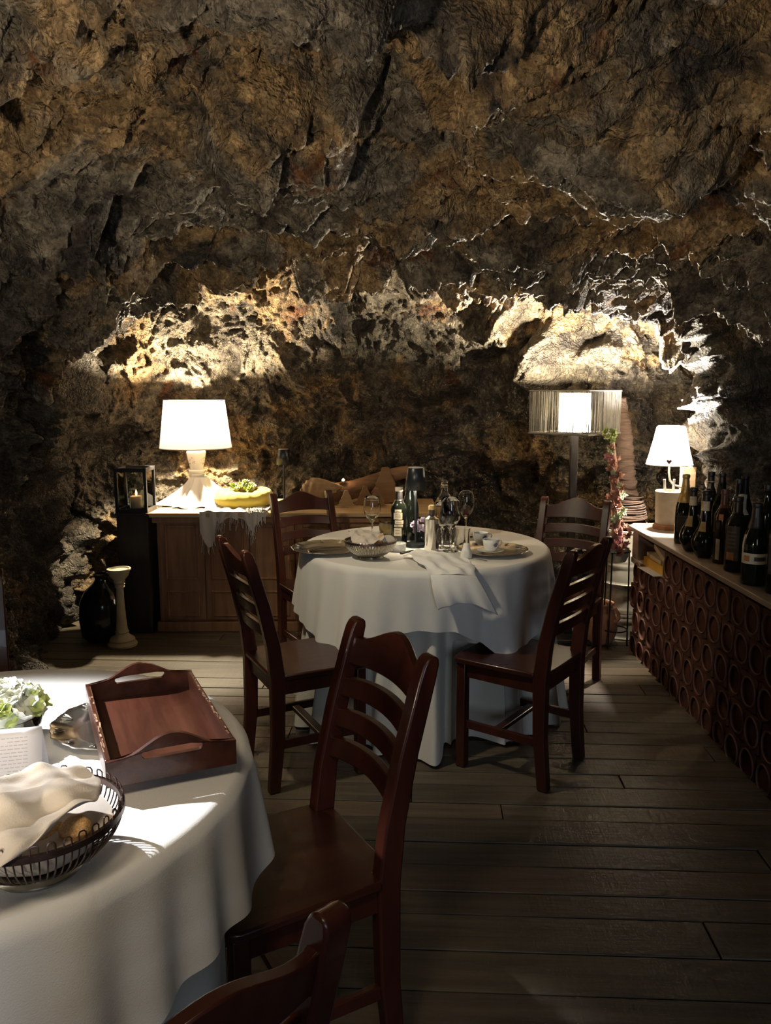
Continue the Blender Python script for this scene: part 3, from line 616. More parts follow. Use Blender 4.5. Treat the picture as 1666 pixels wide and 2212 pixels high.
# white cloth gathered round the lamp foot and a gauze runner hanging over the edge
def crumple(name, cx, cy, z0, rad, hgt, seed, m, n=96, k=7):
    r = random.Random(seed); ph = [r.uniform(0, 6.28) for _ in range(8)]; b = MB(); prof = []
    S = 22
    for s in range(S + 1):
        q = s / S
        for i in range(n):
            a = 2 * PI * i / n
            w = math.cos(k * a + ph[0] + 1.2 * q) * 0.5 + math.cos((k + 4) * a + ph[1]) * 0.3 + math.cos((2 * k + 3) * a + ph[2]) * 0.2
            R = 0.055 + (rad - 0.055) * q ** 1.7 * (1 + 0.36 * w * q + 0.10 * math.cos(2 * a + ph[3]))
            z = hgt * (1 - q) ** 1.5 + 0.004 + 0.006 * (1 - q) + 0.030 * (1 + w) * math.sin(q * PI) ** 0.7 + 0.006 * (1 + math.cos(9 * a + ph[4])) * q ** 3
            prof.append((cx + R * math.cos(a), cy + R * math.sin(a) * 0.72, z0 + z))
    b.add(prof, [(s * n + i, s * n + (i + 1) % n, (s + 1) * n + (i + 1) % n, (s + 1) * n + i) for s in range(S) for i in range(n)])
    return obj(name, b, m, smooth=60)
c1 = crumple('draped_cloth', LX + 0.01, LY - 0.01, SZ - 0.004, 0.235, 0.175, 2, 'napkin_white')
tag(c1, 'white cloth gathered in folds around the foot of the large table lamp', 'cloth')
gr = thing('fringed_runner', 'pale gauze runner with ragged fringe hanging over the sideboard front edge', 'runner', (0, 0, 0))
b = MB(); r5 = random.Random(21)
def run(u, v):
    x = -1.10 + 0.40 * u; y = 4.98 - 0.26 * v
    z = SZ + 0.006 + 0.008 * (1 + math.sin(u * 31 + 4 * v)) * (0.5 + 0.5 * math.sin(v * 9 + u * 5))
    if y < 4.738: y = 4.738
    return Vector((x + 0.01 * math.sin(v * 7), y, z))
b.grid(run, 40, 16); obj('gauze_top', b, 'gauze', gr, smooth=60)
b = MB()
def hang(u, v):
    x = -1.10 + 0.40 * u
    L = 0.045 + 0.13 * max(0, math.sin(u * 9.5 + 0.6)) ** 1.5 + 0.05 * math.sin(u * 23) * 0.3
    L = max(0.03, L * (1.15 if u < 0.55 else 0.75))
    return Vector((x + 0.02 * v * math.sin(u * 12), 4.728 - 0.006 * math.sin(u * 40), SZ + 0.008 - L * v))
b.grid(hang, 60, 8); obj('gauze_drop', b, 'gauze', gr, smooth=60)
b = MB()
for i in range(64):
    u = r5.random(); p = hang(u, 1.0); q = p + Vector((r5.uniform(-0.012, 0.012), r5.uniform(-0.004, 0), -r5.uniform(0.02, 0.085)))
    b.tube([p + Vector((0, 0, 0.015)), (p + q) / 2 + Vector((r5.uniform(-0.006, 0.006), -0.004, 0)), q], 0.0014, 4)
for i in range(26):
    x = r5.uniform(-0.84, -0.73); y = r5.uniform(4.735, 4.80)
    b.tube([(x, y, SZ + 0.012), (x + 0.012, y - 0.012, SZ + 0.022), (x + 0.02, 4.729, SZ + 0.004), (x + 0.018, 4.726, SZ - r5.uniform(0.03, 0.07))], 0.003, 5)
obj('fringe', b, 'gauze', gr, kind='stuff')

# ------------------------------------------------------------------ leaves and rosettes
def leaf_verts(L, W, T, curl, M4):
    pts = [(0, 0, 0), (-W * 0.55, L * 0.35, T), (W * 0.55, L * 0.35, T), (0, L * 0.38, T * 2.2), (-W, L * 0.68, curl * 0.5), (W, L * 0.68, curl * 0.5), (0, L * 0.66, curl * 0.5 + T * 1.6), (0, L, curl), (0, L * 0.4, -T)]
    f = [(0, 3, 1), (0, 2, 3), (1, 3, 6, 4), (3, 2, 5, 6), (4, 6, 7), (6, 5, 7), (0, 1, 8), (0, 8, 2), (1, 4, 7, 8), (2, 8, 7, 5)]
    return [M4 @ Vector(p) for p in pts], f
def rosette_mesh(name, m, n=16, L=0.03, W=0.008, T=0.003, up=0.6, seed=0):
    r = random.Random(seed); b = MB()
    for i in range(n):
        a = i * 2.39996; q = i / n; el = 0.12 + (1 - q) * 0.25 + q * up * 1.6
        M4 = Matrix.Rotation(a, 4, 'Z') @ Matrix.Rotation(el + r.uniform(-0.1, 0.1), 4, 'X')
        k = 1.0 - 0.45 * q
        v, f = leaf_verts(L * k * r.uniform(0.85, 1.1), W * (1 - 0.3 * q), T, L * 0.12, M4); b.add(v, f)
    return b.mesh(name, M[m], 30)
ROS = {k: rosette_mesh('rosette_' + k, k, 18, 0.034, 0.009, 0.003, 0.7, i) for i, k in enumerate(('leaf', 'leaf_pale', 'leaf_red', 'leaf_pink'))}
def rosette(parent, p, kind, s, rot=(0, 0, 0), nm='rosette'):
    o = obj(nm, ROS[kind], None, parent, loc=p, rot=rot); o.scale = (s, s, s); return o
# mustard fabric ring planter
YX, YY = -0.885, 5.02
t = thing('fabric_planter', 'plump mustard yellow gathered fabric planter on the sideboard', 'planter', (YX, YY, SZ))
def tor(u, v):
    a = 2 * PI * u; p = 2 * PI * v
    g = 0.010 * abs(math.sin(a * 8 + 0.7 * math.sin(a * 3))) ** 0.6 * max(0, math.sin(p)) * (0.4 + 0.6 * math.sin(a * 2.5 + 1) ** 2)
    r = 0.060 - g
    R = 0.125 + (r * 1.02) * math.cos(p); z = 0.056 + (r * 0.92) * math.sin(p) + 0.006 * math.sin(2 * a + 1)
    return Vector((R * math.cos(a), R * math.sin(a), z))
b = MB(); vs = [tor(i / 160, j / 28) for i in range(160) for j in range(28)]
b.add(vs, [(i * 28 + j, ((i + 1) % 160) * 28 + j, ((i + 1) % 160) * 28 + (j + 1) % 28, i * 28 + (j + 1) % 28) for i in range(160) for j in range(28)])
obj('fabric_ring', b, 'yellow', t, smooth=80)
b = MB(); b.lathe([(0.0, 0.07), (0.075, 0.068)], 24, cap=False); obj('soil', b, 'mortar', t)
t = thing('succulent_plant', 'green succulent rosettes growing out of the mustard yellow planter', 'plant', (YX, YY, SZ + 0.07))
b = MB(); b.lathe([(0.05, 0.0), (0.045, 0.02), (0.0, 0.028)], 16); obj('stem_mat', b, 'leaf', t)
rr = random.Random(9)
for i in range(30):
    a = rr.uniform(0, 6.28); d = 0.088 * math.sqrt(rr.random())
    rosette(t, (d * math.cos(a), d * math.sin(a), 0.022 + 0.045 * (1 - d / 0.1) * rr.random() + rr.uniform(0, 0.02)), rr.choice(('leaf', 'leaf', 'leaf_pale', 'leaf_pale', 'leaf', 'leaf_red')), rr.uniform(0.8, 1.3), (rr.uniform(-0.9, 0.9), rr.uniform(-0.9, 0.9), rr.uniform(0, 6)))

# ------------------------------------------------------------------ cordless metal lamps
def cordless(loc, label):
    t = thing('cordless_lamp', label, 'lamp', loc, group='slim black cordless table lamps')
    b = MB(); b.lathe([(0.0, 0), (0.052, 0), (0.053, 0.006), (0.05, 0.012), (0.008, 0.016)], 36); obj('base', b, 'blackmetal', t)
    b = MB(); b.tube([(0, 0, 0.014), (0, 0, 0.33)], 0.0062, 14); obj('stem', b, 'blackmetal', t)
    b = MB(); b.lathe([(0.048, 0.252), (0.0365, 0.345), (0.034, 0.348), (0.0, 0.348)], 40, cap=False); obj('lamp_shade', b, 'blackmetal', t, solid=0.0016)
    b = MB(); b.lathe([(0.0, 0.3505), (0.032, 0.3505), (0.0335, 0.349)], 32); obj('top_cap', b, 'porcelain', t, label='pale top disc')
    b = MB(); b.lathe([(0.0, 0.298), (0.040, 0.298)], 28, cap=False); obj('diffuser', b, 'led', t)
    return t
tl = cordless((0.133, 3.53, TOP + 0.001), 'slim black cordless lamp standing among the bottles on the far table')
lamp('table_led', 'POINT', (0.120, 3.506, TOP + 0.272), 4.5, (1.0, 0.85, 0.60), shadow_soft_size=0.01)
dup(tl, (-0.645, 5.12, SZ), 0, 'slim black cordless lamp on the sideboard behind a chair back')
lamp('sideboard_led', 'POINT', (-0.658, 5.096, SZ + 0.272), 0.3, (1.0, 0.88, 0.66), shadow_soft_size=0.01)

# ------------------------------------------------------------------ black plinth, lantern, candlestick, demijohn
t = thing('plinth', 'tall black wooden plinth carrying the glass lantern, left of the sideboard', 'plinth', (-1.50, 4.83, 0))
b = MB(); b.box((0, 0, 0.36), (0.185, 0.20, 0.72)); obj('body', b, 'darkwood', t, bev=0.004, smooth=0)
b = MB(); b.box((0, 0, 0.726), (0.20, 0.215, 0.014)); obj('top_board', b, 'darkwood', t, bev=0.004, smooth=0)
t = thing('lantern', 'black framed glass lantern with open top standing on the black plinth', 'lantern', (-1.502, 4.83, 0.733))
w2, h = 0.095, 0.265
for sx in (-1, 1):
    for sy in (-1, 1):
        b = MB(); b.box((sx * (w2 - 0.009), sy * (w2 - 0.009), h / 2), (0.018, 0.018, h)); obj('corner_post', b, 'black', t, bev=0.002, smooth=0)
for z in (0.011, h - 0.011):
    for s in (-1, 1):
        b = MB(); b.box((0, s * (w2 - 0.009), z), (2 * w2, 0.020, 0.024)); obj('frame_rail', b, 'black', t, bev=0.002, smooth=0)
        b = MB(); b.box((s * (w2 - 0.009), 0, z), (0.020, 2 * w2, 0.024)); obj('frame_rail', b, 'black', t, bev=0.002, smooth=0)
b = MB(); b.box((0, 0, 0.004), (2 * w2 - 0.02, 2 * w2 - 0.02, 0.006)); obj('floor_board', b, 'black', t, smooth=0)
for s in (-1, 1):
    b = MB(); b.box((0, s * (w2 - 0.009), h / 2), (2 * w2 - 0.036, 0.002, h - 0.046)); obj('pane', b, 'pane', t, smooth=0)
    b = MB(); b.box((s * (w2 - 0.009), 0, h / 2), (0.002, 2 * w2 - 0.036, h - 0.046)); obj('pane', b, 'pane', t, smooth=0)
t = thing('candle_jar', 'stubby candle burning in a glass jar inside the black lantern', 'candle', (-1.495, 4.82, 0.741))
b = MB(); b.lathe([(0.0, 0.0), (0.040, 0.0), (0.042, 0.01), (0.042, 0.12), (0.040, 0.12), (0.040, 0.012), (0.0, 0.008)], 28); obj('jar', b, 'glass', t)
b = MB(); b.lathe([(0.0, 0.010), (0.034, 0.010), (0.034, 0.082), (0.028, 0.086), (0.0, 0.082)], 24); obj('candle', b, 'wax', t)
b = MB(); b.lathe([(0.0, 0.084), (0.006, 0.092), (0.007, 0.099), (0.004, 0.110), (0.0, 0.120)], 12); obj('flame', b, 'flame', t)
lamp('lantern_flame', 'POINT', (-1.495, 4.82, 0.875), 0.45, (1.0, 0.62, 0.30), shadow_soft_size=0.008)
t = thing('candlestick', 'tall pale turned wooden candlestick standing on the floor before the black plinth', 'candlestick', (-1.515, 4.50, 0))
b = MB(); b.lathe([(0.0, 0), (0.082, 0), (0.084, 0.012), (0.068, 0.030), (0.072, 0.036), (0.066, 0.046), (0.042, 0.062), (0.036, 0.075), (0.040, 0.083), (0.034, 0.09), (0.030, 0.12), (0.022, 0.26), (0.020, 0.335), (0.028, 0.345), (0.026, 0.355), (0.030, 0.362)], 36); obj('shaft', b, 'stone_paint', t)
b = MB(); b.lathe([(0.020, 0.36), (0.032, 0.372), (0.030, 0.385), (0.052, 0.41), (0.060, 0.438), (0.066, 0.445), (0.066, 0.452), (0.058, 0.452), (0.052, 0.444), (0.0, 0.442)], 36); obj('dish', b, 'stone_paint', t)
t = thing('demijohn', 'dark round glass demijohn in shadow left of the pale candlestick', 'bottle', (-1.665, 4.63, 0))
b = MB(); b.lathe([(0.0, 0), (0.10, 0.0), (0.125, 0.03), (0.135, 0.12), (0.13, 0.22), (0.10, 0.29), (0.05, 0.335), (0.036, 0.355), (0.036, 0.372), (0.044, 0.376), (0.044, 0.392), (0.034, 0.392)], 40, cap=False); obj('body', b, 'darkglass', t)

# ------------------------------------------------------------------ wooden decorations on the sideboard
def tree_cut(loc, h, w, th, m, label, rz=0.0, tiers=4):
    n = tiers; pts = []
    for s in (1, -1):
        side = []
        for i in range(n):
            z0 = h * (0.06 + 0.94 * i / n); k = 1 - i / (n + 0.25)
            side += [(s * w / 2 * k, z0), (s * w / 2 * k * 0.60, z0 + h * 0.9 / n)]
        pts = pts + side + [(0, h)] if s == 1 else pts + side[::-1]
    out = [(w * 0.10, 0)] + [(w * 0.10, h * 0.05)] + pts + [(-w * 0.10, h * 0.05), (-w * 0.10, 0)]
    b = MB(); b.prism(out, th, lambda u, v, d: (u, d - th / 2, v)); o = obj('wooden_tree', b, m, loc=loc, rot=(0, 0, rz), smooth=0, bev=0.002)
    return tag(o, label, 'ornament', 'flat cut-out wooden fir trees')
tree_cut((-0.243, 4.96, SZ), 0.105, 0.125, 0.018, 'ply', 'small pale cut-out wooden fir tree on the sideboard, leftmost of the trees', 0.3)
tree_cut((-0.128, 5.04, SZ), 0.125, 0.135, 0.018, 'ply_dark', 'brown cut-out wooden fir tree just right of the palest small one', 0.1)
tree_cut((-0.055, 4.97, SZ), 0.118, 0.125, 0.018, 'ply_dark', 'small brown cut-out wooden fir tree behind the white wine glass', -0.2)
tree_cut((0.0, 5.12, SZ), 0.235, 0.25, 0.022, 'ply_dark', 'tallest cut-out wooden fir tree, behind the dark wine bottle', 0.15)
b = MB(); r6 = random.Random(2)
pts = [(-0.47, 5.08, SZ + 0.06), (-0.36, 5.10, SZ + 0.075), (-0.25, 5.14, SZ + 0.07), (-0.13, 5.17, SZ + 0.11), (0.0, 5.2, SZ + 0.165), (0.14, 5.22, SZ + 0.20), (0.26, 5.22, SZ + 0.19)]
b.tube(pts, [0.045, 0.062, 0.068, 0.058, 0.05, 0.042, 0.03], 14)
for i, v in enumerate(b.v): b.v[i] = tuple(Vector(v) + Vector((r6.uniform(-1, 1), r6.uniform(-1, 1), r6.uniform(-1, 1))) * 0.008)
t = tag(obj('driftwood', b, 'drift', smooth=50, sub=1), 'long gnarled driftwood branch lying across the sideboard behind the wooden trees', 'driftwood')
b = MB(); b.tube([(-0.25, 5.12, SZ), (-0.25, 5.14, SZ + 0.06)], 0.03, 8); b.tube([(0.16, 5.22, SZ), (0.16, 5.22, SZ + 0.19)], 0.022, 8); obj('branch', b, 'drift', t)
t = thing('carved_leaf', 'large curled carved wooden leaf leaning on the driftwood, above a chair back', 'ornament', (-0.43, 5.02, SZ))
lf = bez([[(-0.10, -0.02, 0.10), (-0.06, -0.02, 0.02), (0.0, -0.04, 0.02), (0.09, -0.03, 0.05)], [(-0.09, 0.0, 0.13), (-0.04, -0.05, 0.10), (0.02, -0.05, 0.08), (0.10, 0.0, 0.085)], [(-0.06, 0.02, 0.165), (-0.02, -0.04, 0.16), (0.05, -0.03, 0.13), (0.13, 0.02, 0.10)], [(-0.04, 0.04, 0.165), (0.01, 0.03, 0.185), (0.08, 0.03, 0.15), (0.17, 0.03, 0.115)]])
b = MB(); b.grid(lambda u, v: lf(u, v) + Vector((0, 0.006 * math.sin(v * 26 + u * 6), 0.005 * math.sin(u * 22))), 26, 20); obj('blade', b, 'ply', t, solid=0.006, smooth=70)
b = MB(); b.tube([(-0.06, 0.03, 0.0), (-0.02, 0.02, 0.10)], 0.006, 6); obj('stem', b, 'drift', t)
t = thing('tealight', 'tiny lit tealight glowing on top of the driftwood branch', 'candle', (-0.268, 5.11, SZ + 0.135))
b = MB(); b.lathe([(0.0, 0), (0.018, 0), (0.019, 0.012), (0.017, 0.013), (0.0, 0.010)], 16); obj('cup', b, 'chrome', t)
b = MB(); b.lathe([(0.0, 0.010), (0.009, 0.014), (0.010, 0.020), (0.005, 0.026), (0.0, 0.030)], 12); obj('flame', b, 'flame', t)
lamp('tealight_flame', 'POINT', (-0.268, 5.10, SZ + 0.175), 0.25, (1.0, 0.6, 0.3), shadow_soft_size=0.008)

# ------------------------------------------------------------------ floor lamp with a square string shade
t = thing('floor_lamp', 'tall floor lamp with a square grey string shade, lit, behind the back right chair', 'lamp', (1.075, 4.62, 0))
b = MB(); b.box((0, 0, 0.015), (0.28, 0.28, 0.03)); obj('base', b, 'black', t, bev=0.004)
b = MB(); b.box((0, 0, 0.61), (0.040, 0.040, 1.17)); obj('pole', b, 'darkwood', t, bev=0.003)
HD, zb, zt = 0.262, 1.208, 1.445; rot = math.radians(2)
cr = [Vector((HD * math.cos(rot + k * PI / 2), HD * math.sin(rot + k * PI / 2), 0)) for k in range(4)]
for z in (zb, zt):
    b = MB()
    for k in range(4): b.tube([cr[k] + Vector((0, 0, z)), cr[(k + 1) % 4] + Vector((0, 0, z))], 0.004 if z == zt else 0.006, 6)
    obj('shade_frame', b, 'string', t)
b = MB(); r7 = random.Random(12)
for k in range(4):
    for i in range(80):
        f = min(0.995, max(0.005, (i + 0.5 + r7.gauss(0, 0.75)) / 80)); g = min(0.99, max(0.01, f + r7.gauss(0, 0.010)))
        b.tube([cr[k].lerp(cr[(k + 1) % 4], f) + Vector((0, 0, zt)), cr[k].lerp(cr[(k + 1) % 4], g) + Vector((0, 0, zb))], r7.uniform(0.0008, 0.0019), 4, cap=False)
obj('strings', b, 'string', t, kind='stuff')
b = MB(); b.lathe([(0.088, 1.215), (0.088, 1.430)], 40, cap=False); obj('inner_shade', b, 'shade_white', t)
b = MB(); b.lathe([(0.0, 1.222), (0.074, 1.222), (0.074, 1.228), (0.0, 1.228)], 32); obj('downlight_block', b, 'black', t)  # added black disc below the bulb, cuts its downward light
b = MB()
for k in range(4): b.tube([cr[k] + Vector((0, 0, zb)), (0, 0, zb)], 0.003, 5)
obj('shade_spider', b, 'black', t)
b = MB(); b.lathe([(0.0, 1.26), (0.02, 1.27), (0.03, 1.31), (0.024, 1.345), (0.013, 1.36)], 18); obj('bulb', b, 'bulb', t)
lamp('floor_lamp_light', 'POINT', (1.075, 4.62, 1.395), 500, (1.0, 0.88, 0.66), shadow_soft_size=0.03)

# ------------------------------------------------------------------ zinc tubs, wound cone, tall succulent, clay pot
def tub(loc, r0, r1, h, label, flip=False):
    t = thing('zinc_tub', label, 'tub', loc, group='ribbed galvanised tubs')
    pr = [(0.0, 0.0), (r0, 0.0), (r0 + 0.004, 0.008)]
    for i in range(25):
        q = i / 24; z = 0.012 + (h - 0.02) * q; r = r0 + (r1 - r0) * q + (0.005 * math.sin((q - 0.3) * PI / 0.1) ** 2 if 0.3 < q < 0.6 else 0); pr.append((r, z))
    b = MB(); b.lathe(pr, 48, cap=False); obj('body', b, 'zinc', t, smooth=60)
    b = MB(); b.tube([(r1 * math.cos(k * PI / 24), r1 * math.sin(k * PI / 24), h) for k in range(48)], 0.006, 8, closed=True); obj('rim', b, 'zinc', t)
    b = MB(); b.lathe([(0.0, h - 0.01), (r1 - 0.004, h - 0.01)], 32, cap=False); obj('lid', b, 'zinc', t)
    return t
CX, CY = 1.435, 4.72
tub((CX, CY, 0), 0.155, 0.150, 0.315, 'lower ribbed zinc tub in shadow, under the pale one beside the counter end')
tub((CX, CY, 0.323), 0.165, 0.140, 0.315, 'upper ribbed zinc tub, pale and lit, carrying the brown wound cone')
t = thing('wound_cone', 'tall tapering cone wound with brown fibre beside the string-shaded lamp', 'ornament', (CX, CY, 0.645))
rx = random.Random(31); b = MB(); vs = []; nz, na = 150, 40
for j in range(nz):
    q = j / (nz - 1); z = 0.76 * q; cx = -0.075 * q - 0.01 * math.sin(q * 6)
    for i in range(na):
        a = 2 * PI * i / na; zz = q * 30 + 0.35 * math.sin(a + q * 9) + 0.25 * math.sin(2 * a + q * 15)
        r = (0.098 - 0.074 * q ** 0.85) * (1 + 0.075 * math.sin(zz * PI) + 0.03 * math.sin(zz * 2.7 * PI + a)) + (0.010 if q < 0.24 else 0)
        vs.append((cx + r * math.cos(a), r * math.sin(a), z + 0.006 * math.sin(a * 2 + q * 20)))
b.add(vs, [(j * na + i, j * na + (i + 1) % na, (j + 1) * na + (i + 1) % na, (j + 1) * na + i) for j in range(nz - 1) for i in range(na)] + [tuple((nz - 1) * na + i for i in range(na))])
obj('body', b, 'fibre', t, smooth=70)
for g in range(2):
    b = MB(); pts = []
    for i in range(220):
        a = i * 0.20; q = i / 220; z = 0.015 + (0.15 + g * 0.03) * q; r = 0.111 - 0.07 * (z / 0.76) + 0.003 * math.sin(i * 0.37)
        pts.append((-0.075 * z / 0.76 + r * math.cos(a + g), r * math.sin(a + g), z + 0.006 * math.sin(i * 0.13 + g)))
    b.tube(pts, 0.0045, 5); obj('cord', b, 'fibre', t)
t = thing('plant_stand', 'thin black wire plant stand with a small zinc bowl beside the tubs', 'stand', (1.305, 4.47, 0))
b = MB()
for k in range(3):
    a = (0.0, 2.3, 4.0)[k]; b.tube([(0.075 * math.cos(a), 0.075 * math.sin(a), 0.0), (0.066 * math.cos(a), 0.066 * math.sin(a), 0.56)], 0.0045, 6)
for z in (0.10, 0.555): b.tube([(0.069 * math.cos(k * PI / 12), 0.069 * math.sin(k * PI / 12), z) for k in range(24)], 0.004, 6, closed=True)
obj('wire_frame', b, 'iron', t)
b = MB(); b.lathe([(0.0, 0.49), (0.045, 0.495), (0.062, 0.53), (0.064, 0.572), (0.060, 0.572), (0.055, 0.535), (0.0, 0.51)], 32); obj('bowl', b, 'zinc', t)
t = thing('succulent_tower', 'tall column of dusky red and green succulents between lamp pole and wound cone', 'plant', (1.305, 4.47, 0.52))
b = MB(); b.tube([(0, 0, 0), (-0.01, 0, 0.2), (-0.03, 0, 0.42), (-0.05, 0.0, 0.6), (-0.055, 0.0, 0.68)], [0.035, 0.032, 0.024, 0.016, 0.010], 10); obj('stem', b, 'leaf_red', t)
rr = random.Random(17)
for i in range(66):
    z = 0.02 + 0.60 * (i / 66) ** 1.0; a = rr.uniform(PI * 0.9, PI * 2.1); d = interp(z, [0, 0.12, 0.3, 0.6], [0.045, 0.062, 0.038, 0.02]); cx = -0.05 * z / 0.6
    kd = 'leaf_red' if rr.random() < 0.62 else ('leaf_pink' if z < 0.2 or rr.random() < 0.4 else 'leaf_pale')
    if 0.21 < z < 0.28: kd = 'leaf_pale'
    rosette(t, (cx + d * math.cos(a), d * math.sin(a), z), kd, rr.uniform(0.75, 1.25), (1.2 * -math.sin(a) + rr.uniform(-.3, .3), 1.2 * math.cos(a) + rr.uniform(-.3, .3), rr.uniform(0, 6)))
for i in range(7): rosette(t, (-0.072 + rr.uniform(-0.025, 0.03), -0.03 + rr.uniform(-0.02, 0.02), 0.685 + rr.uniform(-0.03, 0.02)), 'leaf', rr.uniform(0.9, 1.2), (rr.uniform(0.4, 1.4), rr.uniform(-0.6, 0.6), rr.uniform(0, 6)), 'top_rosette')
t = thing('clay_pot', 'round bellied terracotta pot with two lug handles on the floor behind the right chair', 'pot', (1.235, 4.54, 0))
b = MB(); b.lathe([(0.0, 0), (0.065, 0), (0.085, 0.02), (0.103, 0.075), (0.102, 0.12), (0.085, 0.185), (0.072, 0.215), (0.074, 0.226), (0.082, 0.232), (0.080, 0.240), (0.070, 0.240), (0.064, 0.225), (0.085, 0.12), (0.0, 0.03)], 44); obj('body', b, 'terracotta', t, smooth=60)
for a in (-0.75, 2.4):
    b = MB(); b.tube([Vector((math.cos(a) * r, math.sin(a) * r, z)) for r, z in ((0.076, 0.212), (0.098, 0.216), (0.118, 0.195), (0.120, 0.165), (0.100, 0.14))], [0.010, 0.010, 0.011, 0.011, 0.012], 10); obj('handle', b, 'terracotta', t)

# ------------------------------------------------------------------ counter built of hollow terracotta blocks
ct = thing('counter', 'long low counter of dark terracotta ring blocks along the right wall', 'counter', (1.37, 3.0, 0))
CZ = 0.715; CE = 4.44
b = MB(); b.box((0.30, (CE + 0.9) / 2 - 3.0, 0.34), (0.48, CE - 0.9 - 0.52, 0.66)); b.box((0.30, 4.12 - 3.0, 0.25), (0.48, 0.58, 0.49)); obj('core', b, 'mortar', ct, smooth=0)
def block_mesh():
    b = MB(); w_, h_, d_ = 0.0625, 0.0685, 0.06; n = 28; R = 0.0545; rec = 0.010
    fr = []
    for i in range(n):
        a = 2 * PI * (i + 0.5) / n; c, s = math.cos(a), math.sin(a); k = min(w_ / max(1e-6, abs(c)), h_ / max(1e-6, abs(s)))
        fr.append((0, -c * k, s * k))
    ri = [(0, -R * math.cos(2 * PI * (i + .5) / n), R * math.sin(2 * PI * (i + .5) / n)) for i in range(n)]
    rb = [(rec, y, z) for _, y, z in ri]; bk = [(d_, y, z) for _, y, z in fr]
    b.add(fr + ri + rb + bk, [(i, (i + 1) % n, n + (i + 1) % n, n + i) for i in range(n)] + [(n + i, n + (i + 1) % n, 2 * n + (i + 1) % n, 2 * n + i) for i in range(n)] + [tuple(2 * n + i for i in range(n))] + [((i + 1) % n, i, 3 * n + i, 3 * n + (i + 1) % n) for i in range(n)])
    r = MB(); r.tube([(-0.001, 0.0555 * math.cos(2 * PI * k / 32), 0.0555 * math.sin(2 * PI * k / 32)) for k in range(32)], 0.0042, 6, closed=True)
    return b.mesh('block', M['brick'], 35), r.mesh('block_ring', M['brick_ring'], 60)
BM, RM = block_mesh(); rr = random.Random(6)
for row in range(5):
    z = 0.60 - 0.139 * row; y = CE - 0.07 - (0.0, 0.05, 0.01, 0.06, 0.03)[row] ; k = 0
    while y > 1.55:
        if not (row == 0 and y > 3.86):
            o = obj('brick', BM, None, ct, loc=(rr.uniform(-0.004, 0.004), y - 3.0, z), rot=(rr.choice((0, PI)) + rr.uniform(-0.015, 0.015), 0, rr.uniform(-0.02, 0.02)))
            q = obj('ring', RM, None, o)
        k += 1; y -= 0.1285 if k % 2 else 0.1335
b = MB(); b.box((0.07, 4.385 - 3.0, 0.60), (0.13, 0.10, 0.20)); obj('end_post', b, 'counter_top', ct, bev=0.004, smooth=0, label='pale end post of the counter')
b = MB(); b.box((0.25, 4.14 - 3.0, 0.515), (0.50, 0.58, 0.03)); obj('nook_shelf', b, 'counter_top', ct, bev=0.003, smooth=0)
b = MB(); b.prism([(-0.035, 1.0), (-0.035, CE - 0.06), (0.01, CE + 0.015), (0.58, CE + 0.015), (0.58, 1.0)], 0.022, lambda u, v, d: (u, v - 3.0, CZ - 0.022 + d)); obj('counter_plank', b, 'counter_top', ct, bev=0.004, smooth=0)
# books lying in the nook
def book(loc, d, rot, cover, label, cat='book'):
    t = thing('book', label, cat, loc, group='books in the nook under the counter', rot=rot)
    b = MB(); b.box((0, 0, d[2] / 2), (d[0] - 0.006, d[1] - 0.008, d[2] - 0.005)); obj('pages', b, 'pages', t, smooth=0)
    b = MB(); b.box((0, 0, d[2] - 0.0015), (d[0], d[1], 0.003)); b.box((0, 0, 0.0015), (d[0], d[1], 0.003)); b.box((-d[0] / 2 + 0.001, 0, d[2] / 2), (0.003, d[1], d[2])); obj('cover', b, cover, t, smooth=0)
    return t
book((1.45, 4.08, 0.531), (0.15, 0.26, 0.048), (0, 0, 0.05), 'book', 'thick ochre book at the bottom of the stack under the counter')
book((1.455, 4.10, 0.580), (0.14, 0.24, 0.020), (0, 0, -0.03), 'pages', 'thin cream book lying on the thick ochre book')
book((1.475, 4.07, 0.604), (0.14, 0.25, 0.028), (0.14, 0.0, -0.10), 'pages', 'cream book lying aslant on top of the book stack')
b = MB(); b.box((0, 0, 0), (0.12, 0.22, 0.002)); tag(obj('paper_sheet', b, 'paper', loc=(1.385, 4.05, 0.5312), rot=(0, 0.0, 0.06), smooth=0), 'white sheet of paper sticking out below the ochre book', 'paper')

# ------------------------------------------------------------------ enamel-shaded lamp, crock and small things on the counter
t = thing('post_lamp', 'lit white conical lamp with hearts, its arm fixed to a wooden post on the counter', 'lamp', (1.65, 4.40, CZ))
b = MB(); b.box((0, 0, 0.165), (0.072, 0.05, 0.33)); b.v = [((v[0], v[1], v[2]) if v[2] < 0.2 else (v[0], v[1], v[2] - 0.012 * (v[0] > 0))) for v in b.v]; obj('post', b, 'ply', t, bev=0.003, smooth=0)
ax = -0.115
b = MB(); b.tube([(0.0, -0.028, 0.215), (-0.045, -0.032, 0.212), (-0.085, -0.032, 0.222), (-0.108, -0.032, 0.25), (ax, -0.032, 0.29), (ax, -0.032, 0.42)], 0.006, 10); obj('arm', b, 'enamel', t)
b = MB(); b.lathe([(0.122, 0.335), (0.118, 0.35), (0.104, 0.40), (0.084, 0.485), (0.074, 0.535), (0.066, 0.542)], 56, c=(ax, -0.032, 0), cap=False); obj('lamp_shade', b, 'shade_white', t)
b = MB(); b.tube([(ax + 0.122 * math.cos(k * PI / 28), -0.032 + 0.122 * math.sin(k * PI / 28), 0.335) for k in range(56)], 0.0022, 6, closed=True); obj('shade_rim', b, 'enamel', t)
